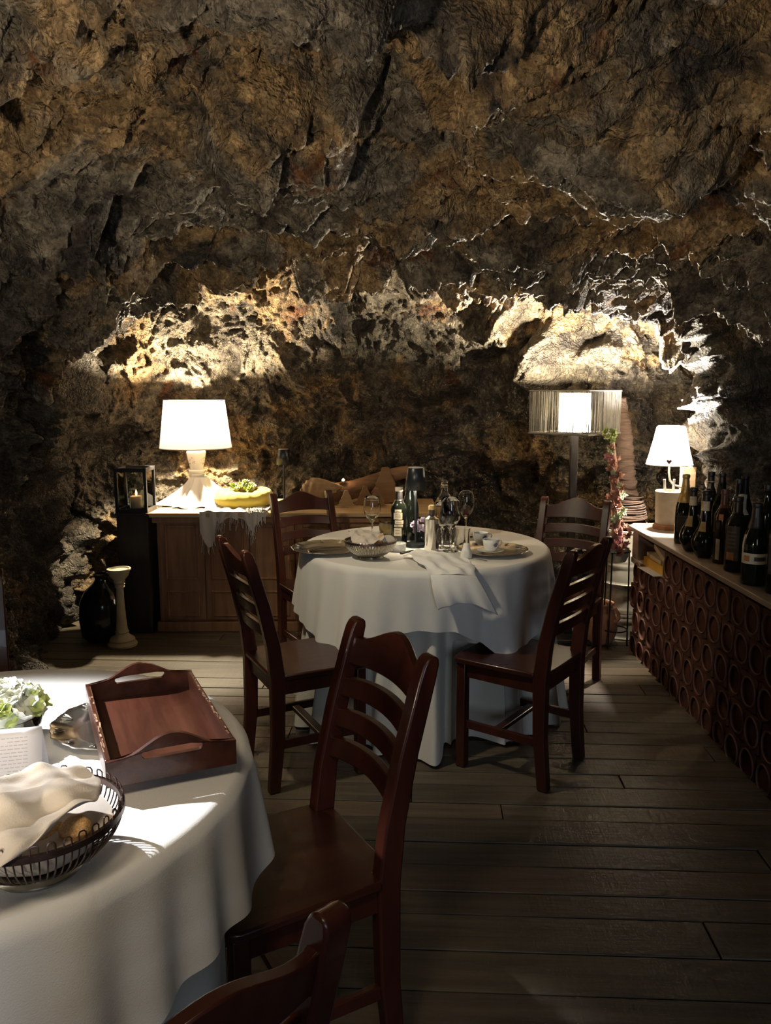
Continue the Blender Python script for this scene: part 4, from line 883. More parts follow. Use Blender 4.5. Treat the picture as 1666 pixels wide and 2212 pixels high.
hs = [(0.0, -1.0), (0.55, -0.35), (0.95, 0.15), (0.95, 0.55), (0.65, 0.85), (0.25, 0.80), (0, 0.45), (-0.25, 0.80), (-0.65, 0.85), (-0.95, 0.55), (-0.95, 0.15), (-0.55, -0.35)]
for k, (a, s) in enumerate(((-1.92, 0.014), (-2.55, 0.004), (-1.0, 0.005), (-0.6, 0.004), (-1.4, 0.0022), (-2.25, 0.0022), (-0.3, 0.004))):
    b = MB(); b.prism([(u * s, v * s) for u, v in hs], 0.0015, lambda u, v, d: (u, -d, v))
    o = obj('heart', b, 'heart', t, smooth=0); zz = 0.358 + (0.004 if k % 2 else 0); rr_ = 0.1175
    o.location = (ax + rr_ * math.cos(a), -0.032 + rr_ * math.sin(a), zz); o.rotation_euler = (-0.26, 0, a + PI / 2)
b = MB(); b.lathe([(0.0, 0.37), (0.018, 0.375), (0.026, 0.41), (0.02, 0.445), (0.012, 0.46)], 18, c=(ax, -0.032, 0)); obj('bulb', b, 'bulb', t)
lamp('post_lamp_light', 'POINT', (1.65 + ax, 4.40 - 0.032, CZ + 0.50), 170, (1.0, 0.90, 0.80), shadow_soft_size=0.025)
t = thing('crock', 'pale stoneware crock on a wooden tile beneath the white post lamp', 'crock', (1.515, 4.28, CZ))
b = MB(); b.lathe([(0.0, 0.026), (0.066, 0.026), (0.068, 0.03), (0.070, 0.06), (0.073, 0.195), (0.076, 0.20), (0.072, 0.204), (0.067, 0.198), (0.063, 0.04), (0.0, 0.036)], 44); obj('pot', b, 'crock', t, smooth=60)
b = MB(); b.lathe([(0.0, 0.0), (0.085, 0.0), (0.085, 0.022), (0.081, 0.026), (0.0, 0.026)], 6); obj('wooden_tile', b, 'terracotta', t, bev=0.003, smooth=20)
b = MB(); b.lathe([(0.0, 0.165), (0.066, 0.165)], 24, cap=False); obj('wax_fill', b, 'porcelain', t)
for dx, dy, tl_ in ((-0.022, -0.01, -0.09), (0.012, 0.0, 0.05)):
    b = MB(); b.tube([(0, 0, 0), (math.sin(tl_) * 0.16, 0, 0.16)], [0.0075, 0.0065], 12)
    tag(obj('taper_candle', b, 'porcelain', loc=(1.515 + dx, 4.28 + dy, CZ + 0.105)), 'white taper candle leaning left in the stoneware crock' if dx < 0 else 'white taper candle leaning right in the stoneware crock', 'candle', 'white tapers in the crock')
t = thing('mortar', 'small dark metal mortar beside the crock and the gold-necked bottle', 'mortar', (1.515, 4.085, CZ))
b = MB(); b.lathe([(0.0, 0), (0.026, 0), (0.026, 0.006), (0.014, 0.014), (0.018, 0.03), (0.028, 0.07), (0.033, 0.078), (0.030, 0.08), (0.022, 0.06), (0.0, 0.03)], 24); obj('cup', b, 'zinc', t)
b = MB(); b.tube([(0.002, 0, 0.04), (-0.006, 0, 0.09), (-0.014, 0, 0.135), (-0.016, 0, 0.150)], [0.009, 0.006, 0.005, 0.010], 10); obj('pestle', b, 'iron', t)

# ------------------------------------------------------------------ bottles
def bottle_prof(kind, h):
    if kind == 'champagne': P = [(0, .0), (.038, 0), (.042, .01), (.0425, .14), (.040, .17), (.031, .205), (.021, .24), (.0165, .275), (.0145, .30), (.0175, .305), (.0175, .315), (.0145, .32)]
    elif kind == 'bulb': P = [(0, 0), (.026, 0), (.034, .008), (.051, .045), (.054, .07), (.046, .10), (.030, .128), (.021, .155), (.0165, .20), (.0145, .27), (.0165, .275), (.0165, .285), (.0145, .29)]
    elif kind == 'burgundy': P = [(0, 0), (.037, 0), (.040, .008), (.040, .15), (.036, .18), (.024, .215), (.017, .25), (.0145, .285), (.016, .29), (.016, .30)]
    else: P = [(0, 0), (.034, 0), (.037, .006), (.037, .185), (.034, .205), (.022, .225), (.0155, .24), (.0145, .28), (.016, .285), (.016, .30)]
    k = h / P[-1][1]; return [(r, z * k) for r, z in P]
def ring_prof(P, z0, z1, off):
    zs = [p[1] for p in P[1:]]; rs = [p[0] for p in P[1:]]; n = 60
    return [(interp(z0 + (z1 - z0) * i / n, zs, rs) + off, z0 + (z1 - z0) * i / n) for i in range(n + 1)]
def patch(b, P, z0, z1, a0, a1, off=0.0009, n=14):
    zs = [p[1] for p in P[1:]]; rs = [p[0] for p in P[1:]]
    def f(u, v):
        a = a0 + (a1 - a0) * u; z = z0 + (z1 - z0) * v; r = interp(z, zs, rs) + off; return Vector((r * math.cos(a), r * math.sin(a), z))
    return b.grid(f, n, 6)
def bottle(loc, kind, h, label, glass='bottle', caps=('capsule', 0.78), labels=(), group='wine bottles lined up on the counter', rz=0.0, s=1.0):
    t = thing('wine_bottle', label, 'bottle', loc, rz, group); t.scale = (s, s, 1)
    P = bottle_prof(kind, h); b = MB(); b.lathe(P, 36); obj('body', b, glass, t, smooth=60)
    if caps:
        b = MB(); pr = ring_prof(P, h * caps[1], h * 0.999, 0.0008); b.lathe(pr + [(0.0, pr[-1][1] + 0.002)], 28, cap=False); obj('capsule', b, caps[0], t, smooth=60)
    for nm, z0, z1, a0, a1, m in labels:
        b = MB(); patch(b, P, z0 * h, z1 * h, math.radians(a0), math.radians(a1), 0.0012 if nm != 'label_print' else 0.0018); obj(nm, b, m, t, smooth=60)
    return t
CZ2 = CZ + 0.001
bottle((1.437, 3.85, CZ2), 'champagne', 0.335, 'sparkling wine bottle with long gold foil neck, first in the row by the crock', caps=('gold', 0.60), labels=[('label', .18, .42, 200, 290, 'label_dark'), ('label_print', .40, .412, 205, 285, 'ink')])
bottle((1.405, 3.66, CZ2), 'bulb', 0.295, 'round-bellied dark bottle with pale neck band, next to the gold-necked one', caps=('capsule', 0.80), labels=[('neck_label', .72, .86, 0, 359, 'label'), ('label', .40, .56, 190, 250, 'label_gold')])
bottle((1.408, 3.52, CZ2), 'bulb', 0.298, 'round-bellied dark bottle with cream band high on its neck, second of the bellied pair', caps=('capsule', 0.80), labels=[('neck_label', .70, .84, 0, 359, 'label'), ('label', .40, .54, 200, 255, 'label_gold')])
bottle((1.56, 3.86, CZ2), 'bordeaux', 0.345, 'tall dark bottle with thin pale neck rings behind the bellied bottles', caps=('capsule', 0.74), labels=[('neck_ring', .86, .872, 0, 359, 'label'), ('neck_label', .77, .84, 215, 250, 'label')])
bottle((1.585, 3.79, CZ2), 'burgundy', 0.345, 'tall plain dark bottle at the back, right of the one with neck rings', caps=('capsule', 0.72))
bottle((1.438, 3.40, CZ2), 'bordeaux', 0.315, 'brown bottle with a narrow cream label strip near its base', glass='bottle_brown', caps=('capsule_red', 0.76), labels=[('label', .06, .34, 205, 232, 'label'), ('shoulder_label', .60, .68, 215, 245, 'orange')])
bottle((1.575, 3.58, CZ2), 'bordeaux', 0.340, 'dark bottle in the back row, lower one of a black-capped pair', caps=('capsule', 0.76))
bottle((1.635, 3.66, CZ2), 'burgundy', 0.345, 'dark bottle in the back row against the wall, taller one of a black-capped pair', caps=('capsule', 0.76))
bottle((1.495, 3.36, CZ2), 'bordeaux', 0.300, 'dark bottle with a tall cream sleeve round its neck', caps=('label', 0.72))
bottle((1.428, 3.245, CZ2), 'bordeaux', 0.305, 'large dark bottle with long dark label and orange emblem', s=1.15, labels=[('label', .16, .62, 185, 262, 'label_dark'), ('emblem', .17, .27, 196, 238, 'orange'), ('label_print', .33, .35, 200, 245, 'ink'), ('label_print', .38, .40, 200, 245, 'ink'), ('label_print', .43, .45, 200, 245, 'ink'), ('label_print', .48, .50, 200, 245, 'ink'), ('label_print', .53, .55, 200, 245, 'ink')])
bottle((1.60, 3.36, CZ2), 'bordeaux', 0.340, 'slim-necked dark bottle with a small screw cap at the back', caps=('capsule', 0.93), s=0.95)
bottle((1.555, 3.14, CZ2), 'burgundy', 0.320, 'dark bottle with red-brown capsule behind the cream-banded one', caps=('capsule_red', 0.76))
bottle((1.402, 3.02, CZ2), 'burgundy', 0.310, 'big dark bottle with a cream label band around its middle', s=1.12, caps=('capsule', 0.70), labels=[('label', .27, .40, 175, 330, 'label'), ('label_print', .30, .37, 195, 225, 'orange'), ('label_print', .31, .36, 245, 300, 'label_dark'), ('side_label', .40, .62, 176, 190, 'label')])
bottle((1.425, 2.875, CZ2), 'bordeaux', 0.335, 'dark bottle at the right picture edge, last in the front row', caps=('capsule', 0.74), s=1.1, labels=[('label', .22, .55, 190, 290, 'label_dark')])
bottle((1.55, 2.96, CZ2), 'burgundy', 0.33, 'dark bottle half hidden behind the last front bottle at the picture edge', caps=('capsule', 0.74))

# ------------------------------------------------------------------ on the far table
TZ = TOP + 0.0008
def charger(loc, R, label, rz=0.0):
    t = thing('charger_plate', label, 'plate', loc, rz, 'scalloped silver charger plates')
    sc_ = lambda a, z: 1 + (0.028 * abs(math.cos(6 * a)) ** 0.7 + 0.012 * math.cos(24 * a)) * min(1, max(0, (z - 0.006) / 0.010))
    b = MB(); b.lathe([(0.0, 0.004), (R * 0.62, 0.004), (R * 0.66, 0.006), (R * 0.70, 0.010), (R * 0.80, 0.013), (R * 0.90, 0.015), (R * 0.955, 0.019), (R * 0.975, 0.0205), (R * 0.985, 0.019), (R * 0.95, 0.0145), (R * 0.70, 0.0065), (R * 0.60, 0.0), (0.0, 0.0)], 144, fn=sc_); obj('dish', b, 'silver', t, smooth=50)
    for k in range(12):
        a = k * PI / 6 + PI / 12; b = MB()
        for dl in (-0.075, 0.0, 0.075):
            b.tube([((R * q) * math.cos(a + dl * (q - 0.78) * 6), (R * q) * math.sin(a + dl * (q - 0.78) * 6), 0.0125 + 0.042 * (q - 0.74)) for q in (0.80, 0.86, 0.93)], [0.0012, 0.0028, 0.0012], 6)
        obj('rim_relief', b, 'silver', t)
    return t
ch = charger((-0.245, 3.425, TZ), 0.160, 'silver charger plate overhanging the left edge of the far table')
charger((0.455, 3.375, TZ), 0.150, 'silver charger plate under the espresso cup on the right of the far table', 0.2)
def cutlery(kind, loc, rz, label):
    t = thing(kind, label, kind, loc, rz, 'cutlery left on the charger')
    b = MB(); b.tube([(0, -0.10, 0.0), (0, -0.05, 0.003), (0, 0.02, 0.004), (0, 0.045, 0.003)], [0.006, 0.0045, 0.003, 0.003], 8); obj('handle', b, 'chrome', t)
    b = MB()
    if kind == 'fork':
        b.box((0, 0.058, 0.0035), (0.018, 0.026, 0.002))
        for k in range(4): b.box((-0.0075 + 0.005 * k, 0.088, 0.0045), (0.0026, 0.038, 0.002))
    else: b.prism([(-0.005, 0.04), (0.006, 0.04), (0.008, 0.08), (0.006, 0.11), (0.0, 0.125), (-0.005, 0.11)], 0.0018, lambda u, v, d: (u, v, 0.002 + d))
    obj('tines' if kind == 'fork' else 'blade', b, 'chrome', t, smooth=30); return t
cutlery('fork', (-0.24, 3.43, TZ + 0.009), -1.15, 'fork lying across the left charger plate')
cutlery('knife', (-0.23, 3.395, TZ + 0.009), -1.25, 'knife lying across the left charger plate')

# wire bread baskets
def basket(loc, R, label, n=56, loop=0.075, wm='darkmetal', wr=0.0011):
    t = thing('bread_basket', label, 'basket', loc, group='silver wire bread baskets'); H_ = R * 0.70
    pr = lambda q: (R * (0.44 + 0.56 * math.sin(q * PI / 2) ** 0.9), H_ * (0.16 + 0.84 * q ** 1.25))
    b = MB(); b.lathe([(0.0, H_ * 0.13), (R * 0.40, H_ * 0.13), pr(0.0), pr(0.1), pr(0.2), (pr(0.2)[0] - 0.002, pr(0.2)[1]), (pr(0.1)[0] - 0.003, pr(0.1)[1] + 0.001), (R * 0.40, H_ * 0.16), (0, H_ * 0.16)], 48); obj('bowl_base', b, 'silver', t, smooth=60)
    b = MB(); b.lathe([(R * 0.50, 0.0), (R * 0.52, 0.004), (R * 0.47, H_ * 0.06), (R * 0.44, H_ * 0.13), (R * 0.42, H_ * 0.13), (R * 0.45, H_ * 0.05)], 48); obj('foot_ring', b, 'silver', t, smooth=60)
    b = MB(); dA = 2 * PI / n
    for k in range(n):
        a0, a1 = k * dA, (k + 0.5) * dA
        up = [pr(0.12 + 0.88 * i / 9) for i in range(10)]
        pts = [Vector((r * math.cos(a0), r * math.sin(a0), z)) for r, z in up]
        top = R * loop
        pts += [Vector((R * math.cos(a0), R * math.sin(a0), H_ + top)), Vector(((R - .001) * math.cos(a0 + dA * .1), (R - .001) * math.sin(a0 + dA * .1), H_ + top * 1.25)), Vector(((R - .001) * math.cos(a1 - dA * .1), (R - .001) * math.sin(a1 - dA * .1), H_ + top * 1.25)), Vector((R * math.cos(a1), R * math.sin(a1), H_ + top))]
        pts += [Vector((r * math.cos(a1), r * math.sin(a1), z)) for r, z in up[::-1]]
        b.tube(pts, wr, 5, cap=False)
    obj('wires', b, wm, t, kind='stuff', smooth=60)
    b = MB(); b.lathe([(R - 0.0035, H_ - 0.006), (R + 0.0025, H_ - 0.006), (R + 0.0025, H_ + 0.003), (R - 0.0035, H_ + 0.003), (R - 0.0035, H_ - 0.006)], 72, cap=False); obj('rim_band', b, 'darkmetal', t, smooth=40)
    return t, H_
def bread(loc, s, rot, label, group):
    rr = random.Random(int(loc[0] * 1000)); b = MB()
    b.lathe([(0.0, -0.5), (0.28, -0.46), (0.46, -0.3), (0.52, 0.0), (0.45, 0.28), (0.26, 0.46), (0.0, 0.5)], 24, fn=lambda a, z: 1 + 0.07 * math.cos(2 * a + 3 * z) + 0.05 * math.cos(5 * a + 9 * z))
    o = obj('bread_roll', b, 'bread', loc=loc, rot=rot, smooth=80); o.scale = s
    return tag(o, label, 'bread', group)
def bread_slice(loc, d, rot, label, group):
    t = thing('bread_slice', label, 'bread', loc, group=group, rot=rot)
    pts = [(d[0] / 2 * math.cos(a) * (1.0 if math.sin(a) > -0.2 else 0.96), d[1] / 2 * math.sin(a)) for a in [2 * PI * k / 24 for k in range(24)]]
    b = MB(); b.prism([(x * .96, y * .96) for x, y in pts], d[2], lambda u, v, q: (u, v, q - d[2] / 2)); obj('crumb', b, 'napkin', t, smooth=30)
    b = MB(); b.prism(pts, d[2] * 0.86, lambda u, v, q: (u, v, q - d[2] * 0.43)); obj('crust', b, 'bread', t, smooth=30); return t
bk, hb = basket((-0.062, 3.275, TZ), 0.106, 'wire bread basket holding napkin and bread on the far table', 58, 0.02, 'silver', 0.0017)
bx, by = -0.062, 3.275
def nap(name, ctrl, m, label, n=36, wr=0.004, seed=0, th=0.0014, cat='napkin', frame=None):
    f = bez(ctrl); r = random.Random(seed); p = [r.uniform(0, 6) for _ in range(6)]; b = MB()
    def g(u, v):
        q = f(u, v); k = wr * (math.sin(13 * u + 7 * v + p[0]) + 0.7 * math.sin(19 * v - 9 * u + p[1]) + 0.5 * math.sin(31 * u + p[2]) * math.sin(23 * v + p[3]))
        return q + Vector((k * 0.3, -k * 0.4, k))
    b.grid(g, n, n); o = obj(name, b, m, smooth=80, solid=th); return tag(o, label, cat) if label else o
z0 = TZ + hb
o = nap('napkin', [[(bx - .093, by + .00, z0 + .034), (bx - .075, by + .07, z0 + .03), (bx - .02, by + .08, z0 + .02), (bx + .04, by + .075, z0 + .01)],
               [(bx - .085, by - .02, z0 + .05), (bx - .05, by + .02, z0 + .075), (bx - .02, by + .03, z0 + .03), (bx + .05, by + .04, z0 + .02)],
               [(bx - .075, by - .06, z0 + .01), (bx - .03, by - .045, z0 + .04), (bx + .02, by - .04, z0 + .035), (bx + .06, by + .0, z0 + .03)],
               [(bx - .065, by - .072, z0 - .012), (bx - .02, by - .093, z0 - .002), (bx + .03, by - .09, z0 + .006), (bx + .055, by - .05, z0 + .012)]], 'napkin', 'cream napkin folded in the bread basket on the far table', seed=3)
bread((bx + 0.045, by - 0.010, z0 - 0.004), (0.062, 0.058, 0.055), (1.2, 0.2, 0.6), 'brown bread roll under the napkin in the far basket', 'bread in the far basket')
bread_slice((bx + 0.072, by - 0.028, z0 + 0.002), (0.06, 0.05, 0.014), (1.1, 0.1, 0.4), 'pale bread slice standing at the right rim of the far basket', 'bread in the far basket')

# glassware
def goblet(loc, h, rb, label, wine=None, wl=0.3, group='stemmed wine glasses on the far table', rtop=0.78):
    t = thing('wine_glass', label, 'glass', loc, group=group); st = h * 0.42
    out = [(0, 0), (0.034, 0), (0.0345, 0.0015), (0.012, 0.005), (0.0045, 0.014), (0.0036, st * 0.6), (0.0042, st - 0.006), (0.010, st)]
    bowl = [(0.30, 0.05), (0.62, 0.16), (0.88, 0.32), (1.0, 0.48), (0.97, 0.66), (0.88, 0.86), (rtop, 1.0)]
    ro = [(rb * a, st + (h - st) * q) for a, q in bowl]; ri = [(r - 0.0012, z + (0.002 if i == 0 else 0)) for i, (r, z) in enumerate(ro)][::-1]
    b = MB(); b.lathe(out + ro + [(ri[0][0] + 0.0004, h + 0.0006)] + ri + [(0.0, st + 0.005)], 40); obj('bowl', b, 'glass', t, smooth=70)
    if wine:
        zt = st + (h - st) * wl; pr = [(0.0, st + 0.0056)] + [(r - 0.0016, z + 0.001) for r, z in ro if z < zt - 0.001]; rt = interp(zt, [z for r, z in ro], [r for r, z in ro]) - 0.0016
        b = MB(); b.lathe(pr + [(rt, zt), (0.0, zt)], 36); obj('wine', b, wine, t, smooth=50)
    return t
goblet((-0.062, 3.69, TZ), 0.200, 0.040, 'wine glass with a little white wine, left of the dark bottle', 'whitewine', 0.27)
goblet((0.278, 3.415, TZ), 0.232, 0.045, 'large empty wine glass in front of the water bottle', None)
goblet((0.248, 3.490, TZ), 0.200, 0.038, 'smaller empty wine glass just behind the large one, left of it', None)
goblet((0.377, 3.755, TZ), 0.218, 0.042, 'wine glass with red wine at the back right of the far table', 'redwine', 0.29)
def tumbler(loc, r, h, label, m='glass', water=True):
    t = thing('tumbler', label, 'glass', loc, group='short tumblers on the far table')
    b = MB(); b.lathe([(0, 0), (r * 0.86, 0), (r * 0.9, 0.004), (r, h), (r - 0.0015, h + 0.0005), (r - 0.0028, h), (r * 0.86, 0.014), (0, 0.012)], 36); obj('body', b, m, t, smooth=50)
    return t
tumbler((0.333, 3.475, TZ), 0.037, 0.088, 'clear water tumbler behind the salt shaker')
tumbler((0.008, 3.765, TZ), 0.041, 0.078, 'greenish tumbler behind the white wine glass', 'greenglass')
t = thing('water_bottle', 'clear glass water bottle with ringed neck behind the wine glasses', 'bottle', (0.265, 3.60, TZ))
b = MB(); O = [(0, 0), (.046, 0), (.049, .006), (.049, .16), (.046, .185), (.034, .208), (.020, .225), (.0145, .24), (.0140, .252), (.0175, .255), (.0175, .262), (.0145, .264), (.0145, .275), (.017, .277), (.017, .284)]
b.lathe(O + [(r - .002, z + .002) for r, z in O[::-1] if r > .012 and z > .005] + [(0, .006)], 40); obj('body', b, 'glass', t, smooth=50)
t = bottle((0.060, 3.56, TZ), 'bordeaux', 0.258, 'dark wine bottle with cream label strips and gold cap on the far table', caps=('capsule', 0.78), labels=(), group=None)
P = bottle_prof('bordeaux', 0.258)
b = MB(); b.lathe(ring_prof(P, 0.242, 0.259, 0.0016) + [(0, 0.2605)], 24, cap=False); obj('gold_cap', b, 'label', t)
for q, (z0_, z1_, a0, a1) in enumerate(((.120, .150, 232, 292), (.152, .164, 240, 286), (.100, .117, 240, 300), (.086, .097, 236, 296), (.046, .082, 234, 286))):
    b = MB(); patch(b, P, z0_, z1_, math.radians(a0), math.radians(a1), 0.0012); obj('label', b, 'label', t)
    for k in range(2 if q in (0, 4) else 1):
        b = MB(); zz = z0_ + (z1_ - z0_) * (0.35 + 0.3 * k); patch(b, P, zz, zz + 0.002, math.radians(a0 + 10), math.radians(a1 - 12), 0.0017); obj('label_print', b, 'ink', t)
bottle((0.113, 3.70, TZ), 'burgundy', 0.285, 'taller dark wine bottle behind the black cordless lamp', caps=('capsule', 0.80), group=None)
t = thing('oil_can', 'silver oil can with cork stopper and dark oval label on the far table', 'can', (0.198, 3.43, TZ))
b = MB(); b.lathe([(0, 0), (.030, 0), (.031, .003), (.031, .135), (.032, .137), (.032, .140), (.014, .152), (.012, .160)], 40); obj('body', b, 'chrome', t, smooth=35)
b = MB(); b.lathe([(.0125, .155), (.0135, .16), (.0128, .166), (.0135, .172), (.0125, .178)], 24); obj('neck', b, 'label_dark', t)
b = MB(); b.lathe([(.0130, .178), (.0135, .182), (.0135, .192), (.0115, .197), (0, .1975)], 24); obj('stopper', b, 'cork', t)
b = MB(); b.grid(lambda u, v: Vector((.0316 * math.cos(-0.95 + 0.62 * u * 2), .0316 * math.sin(-0.95 + 0.62 * u * 2), .012 + .105 * v)), 10, 4); obj('label', b, 'label_dark', t)
b = MB(); b.tube([(.0322 * math.cos(-0.55 + .30 * math.cos(k * PI / 12)), .0322 * math.sin(-0.55 + .30 * math.cos(k * PI / 12)), .068 + .03 * math.sin(k * PI / 12)) for k in range(24)], .0008, 5, closed=True); obj('label_oval', b, 'label', t)
t = thing('flower_vase', 'small dark vase of lilac flowers behind the black cordless lamp', 'flowers', (0.168, 3.60, TZ))
b = MB(); b.lathe([(0, 0), (.032, 0), (.036, .01), (.034, .05), (.030, .055), (.027, .05), (0, .045)], 28); obj('vase', b, 'darkglass', t)
rr = random.Random(8); pm = MB()
for k in range(5):
    a = k * 2 * PI / 5; v, f = leaf_verts(0.020, 0.011, 0.002, 0.006, Matrix.Rotation(a, 4, 'Z') @ Matrix.Rotation(0.45, 4, 'X')); pm.add(v, f)
PETAL = pm.mesh('blossom', M['lilac'], 40); PW = PETAL.copy(); PW.materials.clear(); PW.materials.append(M['petal']); PL = PETAL.copy(); PL.materials.clear(); PL.materials.append(M['petal_lime'])
for i in range(30):
    u = rr.uniform(-1, 1); a = rr.uniform(0, 6.28); s = math.sqrt(1 - u * u) * 0.040
    o = obj('blossom', PETAL, None, t, loc=(s * math.cos(a), s * math.sin(a), 0.072 + 0.028 * u), rot=(rr.uniform(-1.2, 1.2), rr.uniform(-1.2, 1.2), rr.uniform(0, 6)))
t = thing('ramekin', 'small white straight-sided dish between bread basket and dark bottle', 'dish', (0.058, 3.425, TZ))
b = MB(); b.lathe([(0, 0), (.026, 0), (.029, .004), (.031, .034), (.029, .035), (.026, .008), (0, .006)], 32); obj('body', b, 'porcelain', t)
b = MB(); b.box((0, 0, 0.003), (0.012, 0.085, 0.006)); tag(obj('pen', b, 'black', loc=(0.092, 3.385, TZ), rot=(0, 0, -0.75), bev=0.002), 'flat black pen lying on the cloth by the crumpled napkin', 'pen')
t = thing('salt_shaker', 'white porcelain salt shaker in front of the right charger', 'shaker', (0.332, 3.270, TZ))
b = MB(); b.lathe([(0, 0), (.0215, 0), (.024, .004), (.0245, .016), (.019, .032), (.0135, .046), (.013, .056), (.010, .062), (0, .064)], 32); obj('body', b, 'porcelain', t, smooth=60)
def cup(loc, rz, label):
    t = thing('espresso_cup', label, 'cup', loc, rz, 'white espresso cups with an oval badge')
    b = MB(); b.lathe([(0, .002), (.024, .002), (.036, .005), (.056, .011), (.0575, .013), (.055, .0135), (.036, .008), (.024, .006), (0, .006)], 44); obj('saucer', b, 'porcelain', t, smooth=60)
    C = [(.018, .0065), (.021, .009), (.029, .022), (.033, .040), (.0342, .056)]
    b = MB(); b.lathe([(0, .0065)] + C + [(.0335, .0568)] + [(r - .003, z) for r, z in C[::-1] if z > .01] + [(0, .012)], 40); obj('cup_body', b, 'porcelain', t, smooth=60)
    b = MB(); b.lathe([(0, .044), (.0305, .044)], 28, cap=False); obj('coffee', b, 'coffee', t)
    b = MB(); b.tube([(.032, 0, .048), (.046, 0, .050), (.052, 0, .040), (.047, 0, .028), (.030, 0, .024)], [.0038, .0034, .0034, .0034, .004], 10); obj('handle', b, 'porcelain', t)
    def sp(a, z): r = interp(z, [p[1] for p in C], [p[0] for p in C]) + .0008; return (r * math.cos(a), r * math.sin(a), z)
    b = MB(); ce = -1.35; vs = [sp(ce, .037)] + [sp(ce + .36 * math.cos(k * PI / 14), .037 + .0095 * math.sin(k * PI / 14)) for k in range(28)]; b.add(vs, [(0, 1 + k, 1 + (k + 1) % 28) for k in range(28)]); obj('badge', b, 'badge', t, smooth=0)
    b = MB(); b.tube([sp(ce + .31 * math.cos(k * PI / 14), .037 + .0076 * math.sin(k * PI / 14)) for k in range(28)], .0005, 4, closed=True)
    b.tube([sp(ce - .22 + .44 * k / 9, .0367 + .0012 * math.sin(k * 2.2)) for k in range(10)], .0009, 4); obj('badge_print', b, 'porcelain', t)
    return t
cup((0.442, 3.345, TZ + 0.008), 0.35, 'espresso cup on its saucer standing on the right charger plate')
cup((0.425, 3.555, TZ), 0.25, 'espresso cup behind the other cup, directly on the cloth')
t = thing('teaspoon', 'small spoon sticking out beneath the front edge of the right charger', 'spoon', (0.385, 3.225, TZ), 0.75)
b = MB(); b.tube([(0, 0.06, 0.003), (0, 0, 0.003), (0, -0.035, 0.002)], [0.0018, 0.0022, 0.0032], 8); obj('handle', b, 'chrome', t)
b = MB(); b.lathe([(0, 0), (0.008, 0.001), (0.011, 0.003), (0.012, 0.005), (0.010, 0.005), (0, 0.002)], 20, c=(0, 0.068, 0)); obj('bowl', b, 'chrome', t)
# crumpled napkin falling over the front edge of the far table
ey = 3.055
f = None
n1 = nap('napkin', [[(0.075, 3.285, TZ + .012), (0.12, 3.325, TZ + .030), (0.21, 3.31, TZ + .020), (0.315, 3.17, TZ + .006)],
               [(0.09, 3.19, TZ + .030), (0.14, 3.24, TZ + .075), (0.22, 3.22, TZ + .055), (0.33, 3.12, TZ + .020)],
               [(0.13, 3.07, TZ + .040), (0.17, 3.07, TZ + .055), (0.28, 3.07, TZ + .050), (0.35, 3.08, TZ + .030)],
               [(0.17, 3.005, TZ - .010), (0.21, 2.985, TZ - .005), (0.30, 2.985, TZ - .005), (0.345, 3.01, TZ - .020)]], 'napkin_white', None, 44, 0.0045, 5)
tag(n1, 'white crumpled napkin on the far table falling over its front edge', 'napkin')
b = MB(); fl = bez([[(0.17, 3.000, TZ - .008), (0.21, 2.975, TZ - .002), (0.30, 2.975, TZ - .002), (0.345, 3.005, TZ - .018)],
     [(0.175, 2.965, TZ - .06), (0.22, 2.945, TZ - .05), (0.31, 2.95, TZ - .05), (0.375, 2.975, TZ - .06)],
     [(0.185, 2.962, TZ - .10), (0.24, 2.935, TZ - .09), (0.32, 2.945, TZ - .09), (0.40, 2.97, TZ - .11)],
     [(0.198, 2.960, TZ - .135), (0.255, 2.945, TZ - .105), (0.31, 2.945, TZ - .085), (0.425, 2.965, TZ - .158)]])
b.grid(lambda u, v: fl(u, v) + Vector((0, 0.010 * u * math.sin(v * 15 + 1) * math.sin(v * 6), 0)), 24, 40); obj('hanging_flap', b, 'napkin_white', n1, smooth=80, solid=0.0014)

